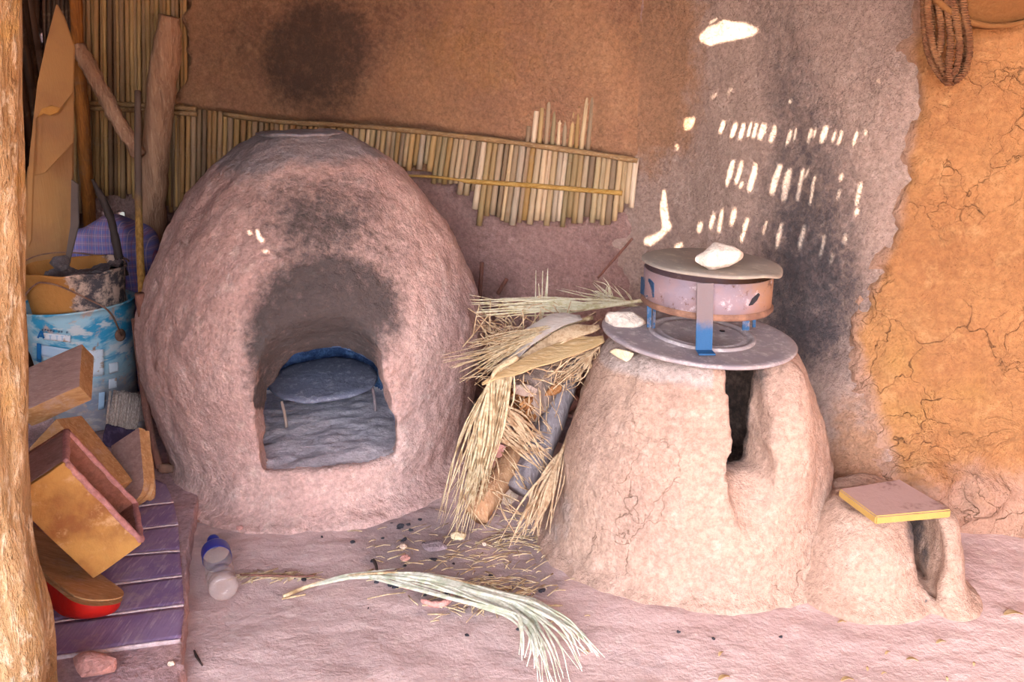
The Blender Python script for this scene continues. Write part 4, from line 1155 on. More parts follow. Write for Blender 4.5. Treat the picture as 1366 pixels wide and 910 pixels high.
lug = on_bucket(160, 447, .004)
vs, fs = lathe([(.001, .0), (.020, .0), (.020, .003), (.012, .006), (.001, .007)], 20)
o = obj('handle_lug', mesh('handle_lug', vs, fs), M['rust'], pail); o.location = lug
nd = Vector((lug.x, lug.y, 0)).normalized(); o.rotation_euler = nd.to_track_quat('Z', 'Y').to_euler()
inv = mw.inverted()
hp = [lug + nd * .006] + [inv @ at_y(u, v, y) for u, v, y in ((146, 416, 2.505), (117, 399, 2.495), (80, 382, 2.495), (56, 377, 2.51), (47, 380, 2.52), (38, 388, 2.545), (30, 400, 2.57))]
vs, fs = tube(resample(hp, 40), .0028, 8)
obj('wire_handle', mesh('wire_handle', vs, fs), M['rust'], bk)

tub = thing('crusted_tub', 'tan tub with one side crusted in grey and pink mortar, standing inside the blue bucket', 'tub')
tub.location = (BK.x - .004, BK.y, .057)
def tr(z): return .098 + .052 * (z / .50)
tp2 = [(.001, 0), (.098, 0)] + [(tr(z), z) for z in np.linspace(.02, .49, 26)] + [(.155, .495), (.156, .500), (.151, .502), (.146, .497), (.094, .01), (.001, .008)]
vs, fs = lathe(tp2, 64)
vs = [(x * (1 + (.03 * max(0, fbm((x, y, z), 22, 3)) if x > 0.02 else 0)), y * (1 + (.03 * max(0, fbm((x, y, z), 22, 3)) if x > .02 else 0)), z + (.012 * fbm((x, y, 0), 8, 2) if z > .48 else 0)) for x, y, z in vs]
obj('tub_wall', mesh('tub_wall', vs, fs), M['tub'], tub)
vs, fs = grid(24, 24, lambda a, b: ((.146 * (2 * a - 1)) * math.sqrt(1 - .5 * (2 * b - 1) ** 2), (.146 * (2 * b - 1)) * math.sqrt(1 - .5 * (2 * a - 1) ** 2), .462 + .028 * fbm((a, b, 1), 4, 3) + .04 * sm((a - .4) / .5)))
obj('mortar_fill', mesh('mortar_fill', vs, fs), M['crust'], tub)
mwt = Matrix.Translation(tub.location)
rim = [(.161 * math.cos(a), .161 * math.sin(a), .503 + .03 * max(0, math.sin(a - .3)) * max(0, -math.cos(a))) for a in np.linspace(.4, math.pi * 1.25, 30)]
vs, fs = tube(rim, .0026, 8)
obj('wire_hoop', mesh('wire_hoop', vs, fs), M['rust'], tub)
rock('mortar_lump', (84, 362), 2.66, (.07, .06, .05), 33, M['crust'], 'grey lump of mortar sitting on the rim of the crusted tub', 'lump', z=.548)

# purple plaid cloth bundle
def bundle(a, b):
    th = 2 * math.pi * a; ph = -math.pi / 2 + math.pi * b
    ce, se = math.cos(th), math.sin(th)
    pw = lambda x, e: math.copysign(abs(x) ** e, x)
    x = .165 * pw(math.cos(ph), .35) * pw(ce, .6); y = .11 * pw(math.cos(ph), .35) * pw(se, .6); z = .305 * pw(math.sin(ph), .45)
    z += .018 * math.sin(x * 24 + 1) * sm(b * 2 - 1) + .03 * sm((x + .02) / .16) * sm(b * 2 - 1) * 0
    f = .010 * math.sin(x * 34 + y * 20 + 3 * math.sin(z * 9)) + .010 * fbm((x, y, z), 8, 3, 2)
    d = Vector((x, y, z)).normalized()
    return (x + d.x * f, y + d.y * f, z + d.z * f * .7)
vs, fs = grid(110, 80, bundle)
o = obj('plaid_blanket', mesh('plaid_blanket', vs, fs), M['plaid']); o.location = (-1.415, 3.0, .345); o.rotation_euler = (0, 0, -.05)
props(o, 'purple plaid blanket bundled up behind the blue bucket and the crusted tub', 'blanket')
# recessed fold roll on the front of the bundle
pole('burnt_branch', ((123, 239), (131, 255), (141, 276), (150, 300), (155, 325), (161, 350), (166, 368)), lambda u, v: at_y(u, v, interp(v, [239, 368], [2.82, 2.80])), (.004, .011, .013, .012, .014, .013), M['black'],
     'bent blackened branch standing in front of the purple blanket', 'branch', 26, .4, 4, nn=10)

def sheet(name, pts, th, m, label, parent=None, cat='cardboard', cutedge=True):
    n_ = len(pts); nrm_ = (pts[1] - pts[0]).cross(pts[2] - pts[0]).normalized()
    bm_ = bmesh.new(); v1 = [bm_.verts.new(p) for p in pts]; v2 = [bm_.verts.new(p + Vector((.002, th, 0))) for p in pts]
    bm_.faces.new(v1); bm_.faces.new(v2[::-1])
    for i in range(n_): bm_.faces.new((v1[i], v2[i], v2[(i + 1) % n_], v1[(i + 1) % n_]))
    bmesh.ops.recalc_face_normals(bm_, faces=bm_.faces[:])
    bmesh.ops.triangulate(bm_, faces=[f for f in bm_.faces if len(f.verts) > 4])
    me_ = bpy.data.meshes.new(name); bm_.to_mesh(me_); bm_.free()
    o_ = obj(name, me_, m, parent)
    if label: props(o_, label, cat if parent is None else None)
    return o_
def yl(y0, y1, v0=0, v1=360):
    return lambda u, v: at_y(u, v, interp(v, [v0, v1], [y0, y1]) + (95 - u) * -.0012)
s = yl(2.92, 2.72)
cb = thing('cardboard_sheet', 'tall torn cardboard sheet with a pointed top leaning at the left edge', 'cardboard')
sheet('front_layer', [s(*q) for q in ((75, 6), (84, 22), (98, 62), (97, 100), (96, 124), (90, 132), (80, 144), (68, 140), (56, 146), (48, 158), (44, 225), (41, 320), (37, 330), (37, 240), (40, 200), (50, 110), (62, 55))], .006, M['card'], None, cb)
s2 = yl(2.935, 2.735)
sheet('torn_layer', [s2(*q) for q in ((46, 165), (56, 143), (70, 138), (84, 143), (97, 118), (97, 190), (60, 230), (44, 235))], .004, M['card'], 'torn lower layer of the cardboard', cb)
sheet('torn_edge', [yl(2.915, 2.715)(*q) for q in ((50, 156), (56, 145), (68, 141), (80, 144), (76, 150), (66, 154), (58, 151))], .003, M['card_torn'], 'ragged pale torn edge', cb)
s3 = yl(2.95, 2.90)
cb2 = thing('cardboard_sheet', 'wide brown cardboard sheet standing behind the blue bucket, below the torn one', 'cardboard')
sheet('front_panel', [s3(*q) for q in ((35, 238), (37, 222), (46, 222), (63, 215), (78, 200), (97, 162), (96, 230), (94, 300), (86, 352), (80, 420), (30, 425), (30, 300))], .006, M['card'], None, cb2)
sheet('folded_flap', [yl(2.945, 2.895)(*q) for q in ((66, 214), (66, 182), (92, 164), (90, 190), (78, 208))], .004, M['card'], 'small folded flap', cb2)
sheet('side_panel', [yl(2.9, 2.76)(*q) for q in ((95, 240), (103, 246), (104, 300), (92, 350), (86, 352), (94, 300))], .005, M['card_grey'], 'grey shaded side of the cardboard', cb2)

# wooden moulds and blocks, placed from a fit of their edges
def oriented(name, c, w, size, mats, seed, bevel=.004, cuts=3, nz=.003):
    bm_ = box_bm(size, bevel, 2, cuts, nz, seed)
    me_ = bpy.data.meshes.new(name); bm_.to_mesh(me_); bm_.free(); smooth(me_)
    try: me_.set_sharp_from_angle(angle=math.radians(35))
    except Exception: pass
    return me_
def bake(me_, c, w):
    me_.transform(Matrix.Translation(c) @ rotm(w)); return me_
# A: thick block on top
cA, wA, sA = Vector((-1.186, 2.121, .362)), (-4.093, .146, -1.037), (.165, .054, .175)
RA = rotm(wA).to_3x3()
me = oriented('wooden_block', cA, wA, sA, None, 3)
me.materials.append(M['box']); me.materials.append(M['box_top'])
up = [p.index for p in me.polygons]
for p in me.polygons:
    n_ = RA @ p.normal
    p.material_index = 1 if abs(p.normal.y) > .8 and n_.z > .2 else 0
bake(me, cA, wA)
o = obj('wooden_block', me); props(o, 'thick grey-topped wooden block leaning against the blue bucket', 'block'); recenter(o)
# B: upside-down box under it
cB, wB, sB = Vector((-1.079, 1.977, .200)), (-3.833, -.995, 2.483), (.22, .112, .089)
me = oriented('upturned_mould', cB, wB, sB, None, 6)
bake(me, cB, wB); o = obj('upturned_mould', me, M['box']); props(o, 'long tan wooden box lying under the grey-topped block', 'box'); recenter(o)
# C: open brick mould: five boards
cC, wC, sC = Vector((-.936, 1.68, .249)), (1.17, 1.106, -.47), (.249, .118, .188)
RC = rotm(wC)
mould = thing('brick_mould', 'open yellowish wooden brick mould with a pink mud rim, tipped on its side', 'brick mould')
Lx, Ly, Lz = sC; th = .014
def board(name, c, size, m, seed, lab=None):
    bm_ = box_bm(size, .0025, 2, 4, .002, seed, 18)
    me_ = bpy.data.meshes.new(name); bm_.to_mesh(me_); bm_.free(); smooth(me_)
    me_.transform(Matrix.Translation(cC) @ RC @ Matrix.Translation(Vector(c)))
    o_ = obj(name, me_, m, mould)
    if lab: o_['label'] = lab
    return o_
# opening faces +y (local): boards at +-z, +-x and the bottom at -y
board('face_board', (0, 0, Lz / 2 - th / 2), (Lx, Ly, th), M['box_front'], 1, 'smeared yellow-brown outer face')
board('face_board', (0, 0, -Lz / 2 + th / 2), (Lx, Ly, th), M['inner'], 2)
board('end_board', (-Lx / 2 + th / 2, 0, 0), (th, Ly - .001, Lz - 2 * th), M['box_top'], 3, 'grey end board')
board('end_board', (Lx / 2 - th / 2, 0, 0), (th, Ly - .001, Lz - 2 * th), M['inner'], 4)
board('bottom_board', (0, -Ly / 2 + th / 2, 0), (Lx - 2 * th, th, Lz - 2 * th), M['inner'], 5)
rp_ = []
for a, b in (((-1, 1), (1, 1)), ((1, 1), (1, -1)), ((1, -1), (-1, -1)), ((-1, -1), (-1, 1))):
    p0 = Vector((a[0] * (Lx / 2 - .006), Ly / 2 + .001, a[1] * (Lz / 2 - .006))); p1 = Vector((b[0] * (Lx / 2 - .006), Ly / 2 + .001, b[1] * (Lz / 2 - .006)))
    rp_.append(tube([cC + RC.to_3x3() @ q for q in resample([p0, p1], 16)], .0075, 8, .35, a[0] + b[1]))
vs, fs = join(*rp_); obj('mud_rim', mesh('mud_rim', vs, fs), M['rim_pink'], mould)['label'] = 'pink mud caked on the rim'
# D, E: thick plasterer's floats
def float_mesh(name, L, W, T, nose=2.6, under=.75):
    out = []
    for i in range(25):
        a = -math.pi / 2 + math.pi * i / 24
        cx_, sy_ = math.cos(a), math.sin(a)
        out.append((L - W * .55 + W * .55 * abs(cx_) ** (2 / nose), W / 2 * math.copysign(abs(sy_) ** (2 / nose), sy_)))
    out = [(0, -W / 2)] + out + [(0, W / 2)]
    n_ = len(out)
    lv = [(1.0, T / 2), (1.0, T / 4), (.97, 0), (.90, -T / 4), (under, -T / 2)]
    vs_ = []
    for s_, z in lv:
        for x, y in out: vs_.append((L * .1 + (x - L * .1) * lerp(1, s_, .5), y * s_, z))
    fs_ = []
    for j in range(len(lv) - 1):
        for k in range(n_):
            k2 = (k + 1) % n_; fs_.append((j * n_ + k, (j + 1) * n_ + k, (j + 1) * n_ + k2, j * n_ + k2))
    fs_.append(tuple(range(n_))); fs_.append(tuple((len(lv) - 1) * n_ + k for k in range(n_ - 1, -1, -1)))
    me_ = mesh(name, vs_, fs_)
    bm_ = bmesh.new(); bm_.from_mesh(me_); bmesh.ops.recalc_face_normals(bm_, faces=bm_.faces[:]); bm_.to_mesh(me_); bm_.free()
    try: me_.set_sharp_from_angle(angle=math.radians(40))
    except Exception: pass
    return me_
fl = thing('plaster_float', 'thick wooden float with a bright red painted side, lying in front of the trunk post', 'float')
a = at_z(-16, 706, .07); b = at_z(138, 826, .07); d = b - a
yaw = math.atan2(d.y, d.x)
me = float_mesh('red_body', d.length, .105, .048, 2.4, .8)
me2 = float_mesh('top_board', d.length + .002, .108, .013, 2.4, 1.0)
T = Matrix.Translation(a + Vector((0, 0, -.030))) @ Matrix.Rotation(yaw, 4, 'Z') @ Matrix.Rotation(math.radians(0), 4, 'Y') @ Matrix.Rotation(-.38, 4, 'X')
me.transform(T); me2.transform(T @ Matrix.Translation((0, 0, .0312)))
vs_ = min(v.co.z for v in me.vertices); 
for m_ in (me, me2): m_.transform(Matrix.Translation((0, 0, .037 - vs_)))
obj('red_body', me, M['red'], fl)['label'] = 'red painted underside'; obj('top_board', me2, M['box'], fl)
fl2 = thing('plaster_float', 'grey-faced wooden float with a tan rounded edge, standing beside the white brush', 'float')
cE = at_y(178, 628, 2.03)
me = float_mesh('float_board', .19, .11, .034, 3.0, .94)
# axes: length runs down, face looks to the upper left
ax = (at_y(186, 690, 1.93) - at_y(176, 575, 2.10)).normalized()
fn = Vector((-.55, -.55, .62)); fn = (fn - ax * fn.dot(ax)).normalized(); wy = fn.cross(ax)
Rm = Matrix((ax, wy, fn)).transposed().to_4x4()
me.transform(Matrix.Translation(cE) @ Rm @ Matrix.Translation((-.095, 0, 0)))
me.materials.append(M['box']); me.materials.append(M['box_top'])
for p in me.polygons: p.material_index = 1 if p.normal.dot(fn) > .8 else 0
obj('float_board', me, None, fl2)
pts = [cE - fn * .02 + ax * q for q in (-.06, 0, .06)]
vs, fs = tube(resample([pts[0], pts[0] - fn * .03, pts[2] - fn * .03, pts[2]], 18), .009, 10)
obj('grip', mesh('grip', vs, fs), M['box'], fl2)

# whitewash brush
bru = thing('whitewash_brush', 'wide old brush with pale bristles and dark purple binding, beside the blue bucket', 'brush')
b0 = at_z(155, 597, .05); ang = math.radians(28)
wd = Vector((.93, -.36, -.05)).normalized(); upv = Vector((.42, .15, .9)); upv = (upv - wd * upv.dot(wd)).normalized(); dp = wd.cross(upv)
Rb = Matrix((wd, dp, upv)).transposed().to_4x4()
cb_ = b0 + wd * .028
me = bpy.data.meshes.new('binding'); bm = box_bm((.115, .06, .07), .008, 3, 3, .005, 3, 30); bm.to_mesh(me); bm.free(); smooth(me); me.transform(Matrix.Translation(cb_ + upv * .035) @ Rb)
binding = obj('binding', me, M['purple_dark'], bru)
parts = []
rb = random.Random(8)
for i in range(17):
    for j in range(8):
        x = -.054 + .108 * i / 16 + rb.uniform(-.002, .002); y = -.02 + .04 * j / 7 + rb.uniform(-.002, .002)
        p = cb_ + wd * x + dp * y + upv * .065; q = p + upv * (.105 + rb.uniform(-.004, .004)) + wd * rb.uniform(-.004, .004) + dp * rb.uniform(-.003, .003)
        parts.append(tube([p, p.lerp(q, .5), q], [.0042, .0042, .0036], 6))
vs, fs = join(*parts); o = obj('bristles', mesh('bristles', vs, fs), M['bristle'], bru)
band = [cb_ + wd * (.05 + .012 * math.cos(t_) * (1 - t_ / 14)) + upv * (.085 + .016 * math.sin(t_) * (1 - t_ / 14)) + dp * (-.03 + .003 * t_ * 0) for t_ in np.linspace(0, 9, 40)]
band = [cb_ + wd * .048 + upv * .02 - dp * .03] + band
bv, bf = [], []
for q in band: bv += [q - dp * .0, q + dp * .05]
for i in range(len(band) - 1): bf.append((2 * i, 2 * i + 1, 2 * i + 3, 2 * i + 2))
solid(obj('tin_band', mesh('tin_band', bv, bf), M['tin'], binding), .0015, 0)

# purple panel sheet on the step
mt = thing('purple_mat', 'dusty purple ribbed sheet with pale cross seams lying on the step', 'mat')
L_ = [(79, 879), (75, 833), (152, 783), (173, 743), (190, 708), (208, 675), (212, 643)]
R_ = [(241, 856), (246, 810), (243, 771), (240, 737), (238, 702), (232, 672), (222, 648)]
def ext(l, r, u):
    s_ = (r[1] - l[1]) / (r[0] - l[0]); return (u, l[1] + s_ * (u - l[0]))
rows = [(at_z(*ext(l, r, ul), .037), at_z(r[0], r[1], .037)) for l, r, ul in zip(L_, R_, (20, 20, 40, 70, 95, 120, 140))]
for i in range(6):
    a0, b0_ = rows[i]; a1, b1_ = rows[i + 1]
    g = .008
    def strip_pt(a, b):
        p0 = a0.lerp(b0_, a); p1 = a1.lerp(b1_, a)
        dd = (p1 - p0).length or 1
        q = p0.lerp(p1, (g / dd) + b * (1 - g / dd) if b >= 0 else 0)
        return (q.x + .002 * fbm((a * 3, b * 3, i), 2, 2), q.y, .0395 + .0015 * fbm((q.x, q.y, i), 12, 2))
    vs, fs = grid(30, 8, strip_pt)
    solid(obj('strip', mesh('strip', vs, fs), M['mat'], mt), .0025, 0)
    vs, fs = tube(resample([a0 + Vector((0, 0, .0015)), a0.lerp(b0_, .5) + Vector((0, .002, .002)), b0_ + Vector((0, 0, .0015))], 20), .0055, 8, .35, i, flat=.5)
    obj('seam', mesh('seam', vs, fs), M['mat_seam'], mt)['label'] = 'pale dusty seam'
rock('brick_fragment', (128, 900), 1, (.125, .07, .05), 14, M['brick'], 'pink brick fragment on the near end of the step by the trunk post', 'brick', z=.036, npts=10, rough=.02, rot=(0, 0, -.35))
rock('pebble', (229, 888), 1, (.016, .014, .011), 15, M['stone'], 'tiny pale pebble near the edge of the step', 'pebble', z=.036)

# ================================================================== FLOOR ITEMS
bot = thing('plastic_bottle', 'clear crushed plastic bottle with a dark blue label lying against the step', 'bottle')
pa = at_z(288, 738, .026); pb = at_z(299, 790, .026)
pa = Vector((pa.x, pa.y, .030)); pb = Vector((pb.x, pb.y, .032)); dirv = (pa - pb).normalized(); Lb = (pa - pb).length
q = dirv.to_track_quat('Z', 'Y')
bprof = [(.001, .006), (.012, .004), (.020, .0), (.029, .002), (.0325, .01), (.0325, .03), (.030, .034), (.0325, .038), (.0325, .06), (.030, .064), (.0322, .068), (.0325, Lb * .98), (.030, Lb * 1.04), (.022, Lb * 1.12), (.013, Lb * 1.22), (.0125, Lb * 1.27)]
vs, fs = lathe(bprof, 40, 0, 0, 0, False)
vs = [(x * (1 + .05 * noise.noise(Vector((x * 30, y * 30, z * 20)))), y * (1 + .05 * noise.noise(Vector((x * 30, y * 30, z * 20 + 4)))), z) for x, y, z in vs]
o = obj('bottle_body', mesh('bottle_body', vs, fs), M['plastic'], bot); o.location = pb; o.rotation_euler = q.to_euler(); solid(o, .0006)
vs, fs = lathe([(.0335, Lb * .79), (.0338, Lb * .80), (.0338, Lb * 1.0), (.0328, Lb * 1.03)], 40, 0, 0, 0, False)
o = obj('wrapper', mesh('wrapper', vs, fs), M['cap'], bot); o.location = pb; o.rotation_euler = q.to_euler(); solid(o, .0006)
vs, fs = lathe([(.001, Lb * 1.36), (.014, Lb * 1.36), (.015, Lb * 1.34), (.015, Lb * 1.24), (.0135, Lb * 1.24), (.0135, Lb * 1.33), (.001, Lb * 1.335)], 30, 0, 0, 0, False)
o = obj('screw_cap', mesh('screw_cap', vs, fs), M['cap'], bot); o.location = pb; o.rotation_euler = q.to_euler()

def blade(path, w, n=10, tip=.12, fold=.35, side=None, base=.5):
    """one folded leaf blade along a path"""
    ps = resample(path, n)
    vs_, fs_ = [], []
    for i, p in enumerate(ps):
        t = i / (n - 1)
        ww = w * min(1, lerp(base, 1, min(1, t * 4))) * (1 if t < .45 else lerp(1, tip, (t - .45) / .55))
        tg = (ps[min(i + 1, n - 1)] - ps[max(i - 1, 0)]).normalized()
        s_ = tg.cross(side or Vector((0, -.5, .86))).normalized(); u_ = s_.cross(tg)
        vs_ += [p - s_ * ww / 2 + u_ * ww * fold, p, p + s_ * ww / 2 + u_ * ww * fold]
    for i in range(n - 1):
        b_ = i * 3
        fs_ += [(b_, b_ + 1, b_ + 4, b_ + 3), (b_ + 1, b_ + 2, b_ + 5, b_ + 4)]
    return vs_, fs_
def fan(name, label, rib, tips, n, w, m, seed, rib_r=.006, rib_m=None, spread=(0, .8), sag=0.0, jit=.02, group=None, cat='palm frond', nj=1.0, th=.0007):
    """dry palm frond: midrib plus long leaflets reaching for points along a tip curve"""
    r_ = random.Random(seed)
    t_ = thing(name, label, cat, group)
    rp2 = resample(rib, 20)
    vs_, fs_ = tube(rp2, [lerp(rib_r, rib_r * .4, i / 19) for i in range(20)], 8, .2, seed)
    obj('midrib', mesh('midrib', vs_, fs_), rib_m or m, t_)
    tp3 = resample(tips, 30)
    parts_ = []
    for k in range(n):
        f_ = (k + r_.uniform(-.4, .4)) / max(1, n - 1); f_ = max(0, min(1, f_))
        b_ = rp2[int(lerp(spread[0], spread[1], r_.random()) * 19)]
        e_ = tp3[int(f_ * 29)] + Vector((r_.uniform(-jit, jit), r_.uniform(-jit, jit), r_.uniform(-jit, jit) * nj))
        e_ = b_.lerp(e_, 1.04 - .55 * r_.random() ** 2)
        mid = b_.lerp(e_, .5) + Vector((r_.uniform(-jit, jit), r_.uniform(-jit, jit) * .7, -sag + r_.uniform(-jit, jit)))
        parts_.append(blade([b_, mid, e_], w * r_.uniform(.6, 1.2), 9, .15, r_.uniform(.15, .5)))
    vs_, fs_ = join(*parts_)
    solid(obj('leaflets', mesh('leaflets', vs_, fs_), m, t_), th, 0)
    return t_
Y = at_y
# heap between oven and stove: stones and logs first
def log(name, px, ys, r, m, label, cat='log', mend=None, jit=.3, seed=1, n=20):
    pts_ = resample([Y(u, v, y) for (u, v), y in zip(px, ys)], n)
    rr_ = [interp(i / (n - 1), np.linspace(0, 1, len(r)), r) for i in range(n)]
    vs_, fs_ = tube(pts_, rr_, 16, jit, seed)
    o_ = obj(name, mesh(name, vs_, fs_), m); props(o_, label, cat); return recenter(o_)
rk = rock
rk('stone', (725, 560), 2.30, (.26, .2, .30), 41, M['stone_grey'], 'large grey stone at the back of the heap between oven and stove', z=.0, rot=(0, .2, 0))
rk('stone', (690, 470), 2.42, (.32, .22, .50), 42, M['stone_grey'], 'tall dusty stone under the palm fronds in the heap beside the oven', z=.0, rot=(0, .1, 0))
rk('stone', (770, 455), 2.38, (.30, .20, .50), 49, M['brick'], 'pinkish block of dried mud in the heap behind the tall stove', z=.0, rot=(0, .1, 0))
rk('stone', (748, 590), 2.12, (.10, .08, .09), 43, M['stone_grey'], 'small purplish grey stone wedged against the left side of the tall stove', z=.11)
rk('stone', (752, 548), 2.17, (.10, .08, .07), 44, M['brick'], 'small reddish stone wedged above the purplish one beside the tall stove', z=.20)
rk('stone', (655, 625), 2.05, (.13, .10, .14), 45, M['brick'], 'pinkish flat stone leaning by the foot of the hanging palm leaves', z=.03, rot=(.3, .2, 0))
rk('stone', (676, 672), 1.99, (.07, .05, .05), 46, M['stone'], 'pale stone lying on the floor right of the peeled log', z=.005)
rk('stone', (612, 720), 1, (.045, .035, .022), 47, M['stone_c'], 'knobbly cream stone on the floor at the tips of the hanging palm leaves', z=.002)
log('peeled_log', ((700, 585), (672, 630), (650, 662), (634, 690)), (2.14, 2.05, 1.98, 1.935), (.030, .034, .036, .032), M['log_tan'], 'tan peeled log slanting down to the floor beside the hanging palm leaves', seed=3)
log('grey_log', ((765, 478), (745, 540), (715, 610), (690, 655)), (2.22, 2.14, 2.06, 2.0), (.030, .033, .034, .030), M['log_grey'], 'smooth grey branch slanting through the heap beside the tall stove', seed=5)
pl = thing('palm_stump', 'cut palm stem with a brown fibrous end lying in the heap', 'palm stem')
pts = resample([Y(745, 492, 2.22), Y(718, 515, 2.14), Y(694, 538, 2.07)], 18)
vs, fs = tube(pts, [.050 + .008 * i / 17 for i in range(18)], 18, .22, 7); obj('stem', mesh('stem', vs, fs), M['log'], pl)
rf_ = random.Random(5); parts = []
e0 = pts[-1]; dv = (pts[-1] - pts[-3]).normalized()
s1 = dv.cross(Vector((0, 0, 1))).normalized(); s2 = dv.cross(s1)
for k in range(70):
    a = rf_.uniform(0, 6.28); rr_ = .052 * math.sqrt(rf_.random())
    p = e0 - dv * .02 + (s1 * math.cos(a) + s2 * math.sin(a)) * rr_
    q_ = p + dv * rf_.uniform(.03, .055) + Vector((rf_.uniform(-.02, .02), rf_.uniform(-.02, .02), rf_.uniform(-.02, .02)))
    parts.append(tube([p, p.lerp(q_, .5), q_], [.006, .0055, .003], 6, .3, k))
vs, fs = join(*parts); obj('fibrous_end', mesh('fibrous_end', vs, fs), M['fibre'], pl)['label'] = 'brown shredded fibrous end'
def sheath(name, px, ys, w, m, label, seed, fold=.25):
    vs_, fs_ = blade([Y(u, v, y) for (u, v), y in zip(px, ys)], w, 26, .12, fold, base=.35)
    r_ = seed
    vs_ = [Vector(v) + Vector((0, 0, .006 * fbm(v, 14, 2, r_))) for v in vs_]
    o_ = obj(name, mesh(name, vs_, fs_), m); solid(o_, .003, 0); props(o_, label, 'leaf sheath'); return o_
sheath('leaf_sheath', ((806, 455), (770, 466), (720, 482), (680, 498), (643, 513)), (2.02, 2.02, 1.99, 1.97, 1.95), .055, M['sheath'], 'broad tan split palm sheath lying across the heap, pointing at the oven', 1)
sheath('leaf_sheath', ((775, 425), (740, 432), (705, 455), (672, 492), (655, 520)), (2.10, 2.08, 2.05, 2.02, 2.0), .05, M['sheath_grey'], 'grey palm sheath lying under the tan one, bent downwards', 2)
sheath('leaf_sheath', ((800, 438), (760, 448), (715, 470), (680, 488)), (2.06, 2.05, 2.03, 2.0), .04, M['straw_dull'], 'dull straw-coloured palm sheath between the grey and the tan ones', 4)
fan('palm_frond', 'pale greenish palm frond lying flat across the top of the heap towards the oven', [Y(862, 400, 2.30), Y(800, 410, 2.24), Y(730, 421, 2.18)], [Y(634, 396, 2.13), Y(640, 410, 2.1), Y(645, 424, 2.08)], 34, .006, M['straw_green'], 1, .006, spread=(.1, .9), jit=.012)
fan('palm_frond', 'straw palm frond whose tips fan out over the right flank of the oven', [Y(790, 424, 2.14), Y(735, 437, 2.08), Y(690, 458, 2.04)], [Y(602, 462, 1.96), Y(600, 480, 1.94), Y(608, 498, 1.93), Y(622, 512, 1.93)], 40, .005, M['straw'], 2, .006, spread=(.1, .95), jit=.015)
fan('palm_frond', 'dry brown palm leaves hanging down beside the oven to the floor', [Y(690, 478, 2.0), Y(664, 492, 1.965), Y(650, 515, 1.95)], [Y(592, 690, 1.94), Y(604, 704, 1.93), Y(618, 716, 1.92), Y(632, 690, 1.93), Y(644, 640, 1.94)], 80, .005, M['straw'], 3, .009, spread=(.0, 1), jit=.026)
fan('palm_frond', 'dull palm leaves fanning down right over the logs in the heap', [Y(640, 560, 1.98), Y(662, 540, 1.98), Y(685, 545, 1.975)], [Y(742, 646, 1.95), Y(738, 628, 1.95), Y(730, 600, 1.96), Y(722, 580, 1.97)], 40, .005, M['straw_dull'], 4, .006, spread=(0, .8), jit=.014)
fan('palm_frond', 'brown palm leaves drooping to the floor against the left foot of the tall stove', [Y(758, 585, 2.02), Y(744, 615, 1.95), Y(732, 650, 1.90)], [Y(672, 722, 1.80), Y(690, 726, 1.79), Y(710, 712, 1.80), Y(728, 700, 1.81)], 48, .005, M['straw_dull'], 5, .006, spread=(.1, 1), jit=.015)
fan('palm_frond', 'short straw tuft poking up behind the brazier at the top of the heap', [Y(855, 412, 2.36), Y(830, 402, 2.36), Y(800, 398, 2.36)], [Y(742, 390, 2.34), Y(770, 384, 2.36), Y(798, 378, 2.38), Y(824, 372, 2.4)], 30, .004, M['straw_green'], 6, .005, spread=(.1, .9), jit=.015)
fan('palm_frond', 'thin straw stalks sticking up in front of the back wall behind the heap', [Vector((.075, 2.40, .01)), Y(721, 425, 2.44), Y(719, 410, 2.44), Y(717, 395, 2.44)], [Y(714, 352, 2.44), Y(732, 360, 2.44)], 5, .009, M['straw_green'], 7, .005, spread=(0, .6), jit=.006)
fan('palm_frond', 'tangle of thin straw in the hollow right of the oven under the pale frond', [Y(690, 440, 2.2), Y(672, 452, 2.18), Y(660, 458, 2.17)], [Y(650, 420, 2.2), Y(640, 440, 2.18), Y(655, 480, 2.16), Y(690, 480, 2.14)], 50, .004, M['straw_dull'], 8, .004, spread=(0, 1), jit=.03)
fan('palm_frond', 'tuft of thin dry stems under the tan sheath beside the tall stove', [Y(800, 462, 2.04), Y(780, 480, 2.04), Y(765, 490, 2.04)], [Y(725, 500, 2.03), Y(750, 512, 2.02), Y(775, 505, 2.02)], 40, .0035, M['straw_dull'], 9, .004, spread=(0, 1), jit=.02)
pole('thin_stick', ((844, 318), (820, 345), (797, 371)), lambda u, v: at_y(u, v, 2.62), (.004, .0045, .004), M['stick_brown'], 'thin stick leaning in the corner just above the palm heap', 'stick', 10, .2, 3, nn=8)
for k, (u0, v0, u1, v1) in enumerate(((643, 350, 640, 398), (676, 372, 664, 392))):
    pole('cane_stub', ((u0, v0), (u1, v1)), lambda u, v: on_back(u, v, .05), (.007, .007), M['stick_brown'], ('short upright cane stub against the back wall next to the oven flank', 'short slanting cane stub against the back wall above the palm heap')[k], 'stick', 8, .2, k, nn=8)

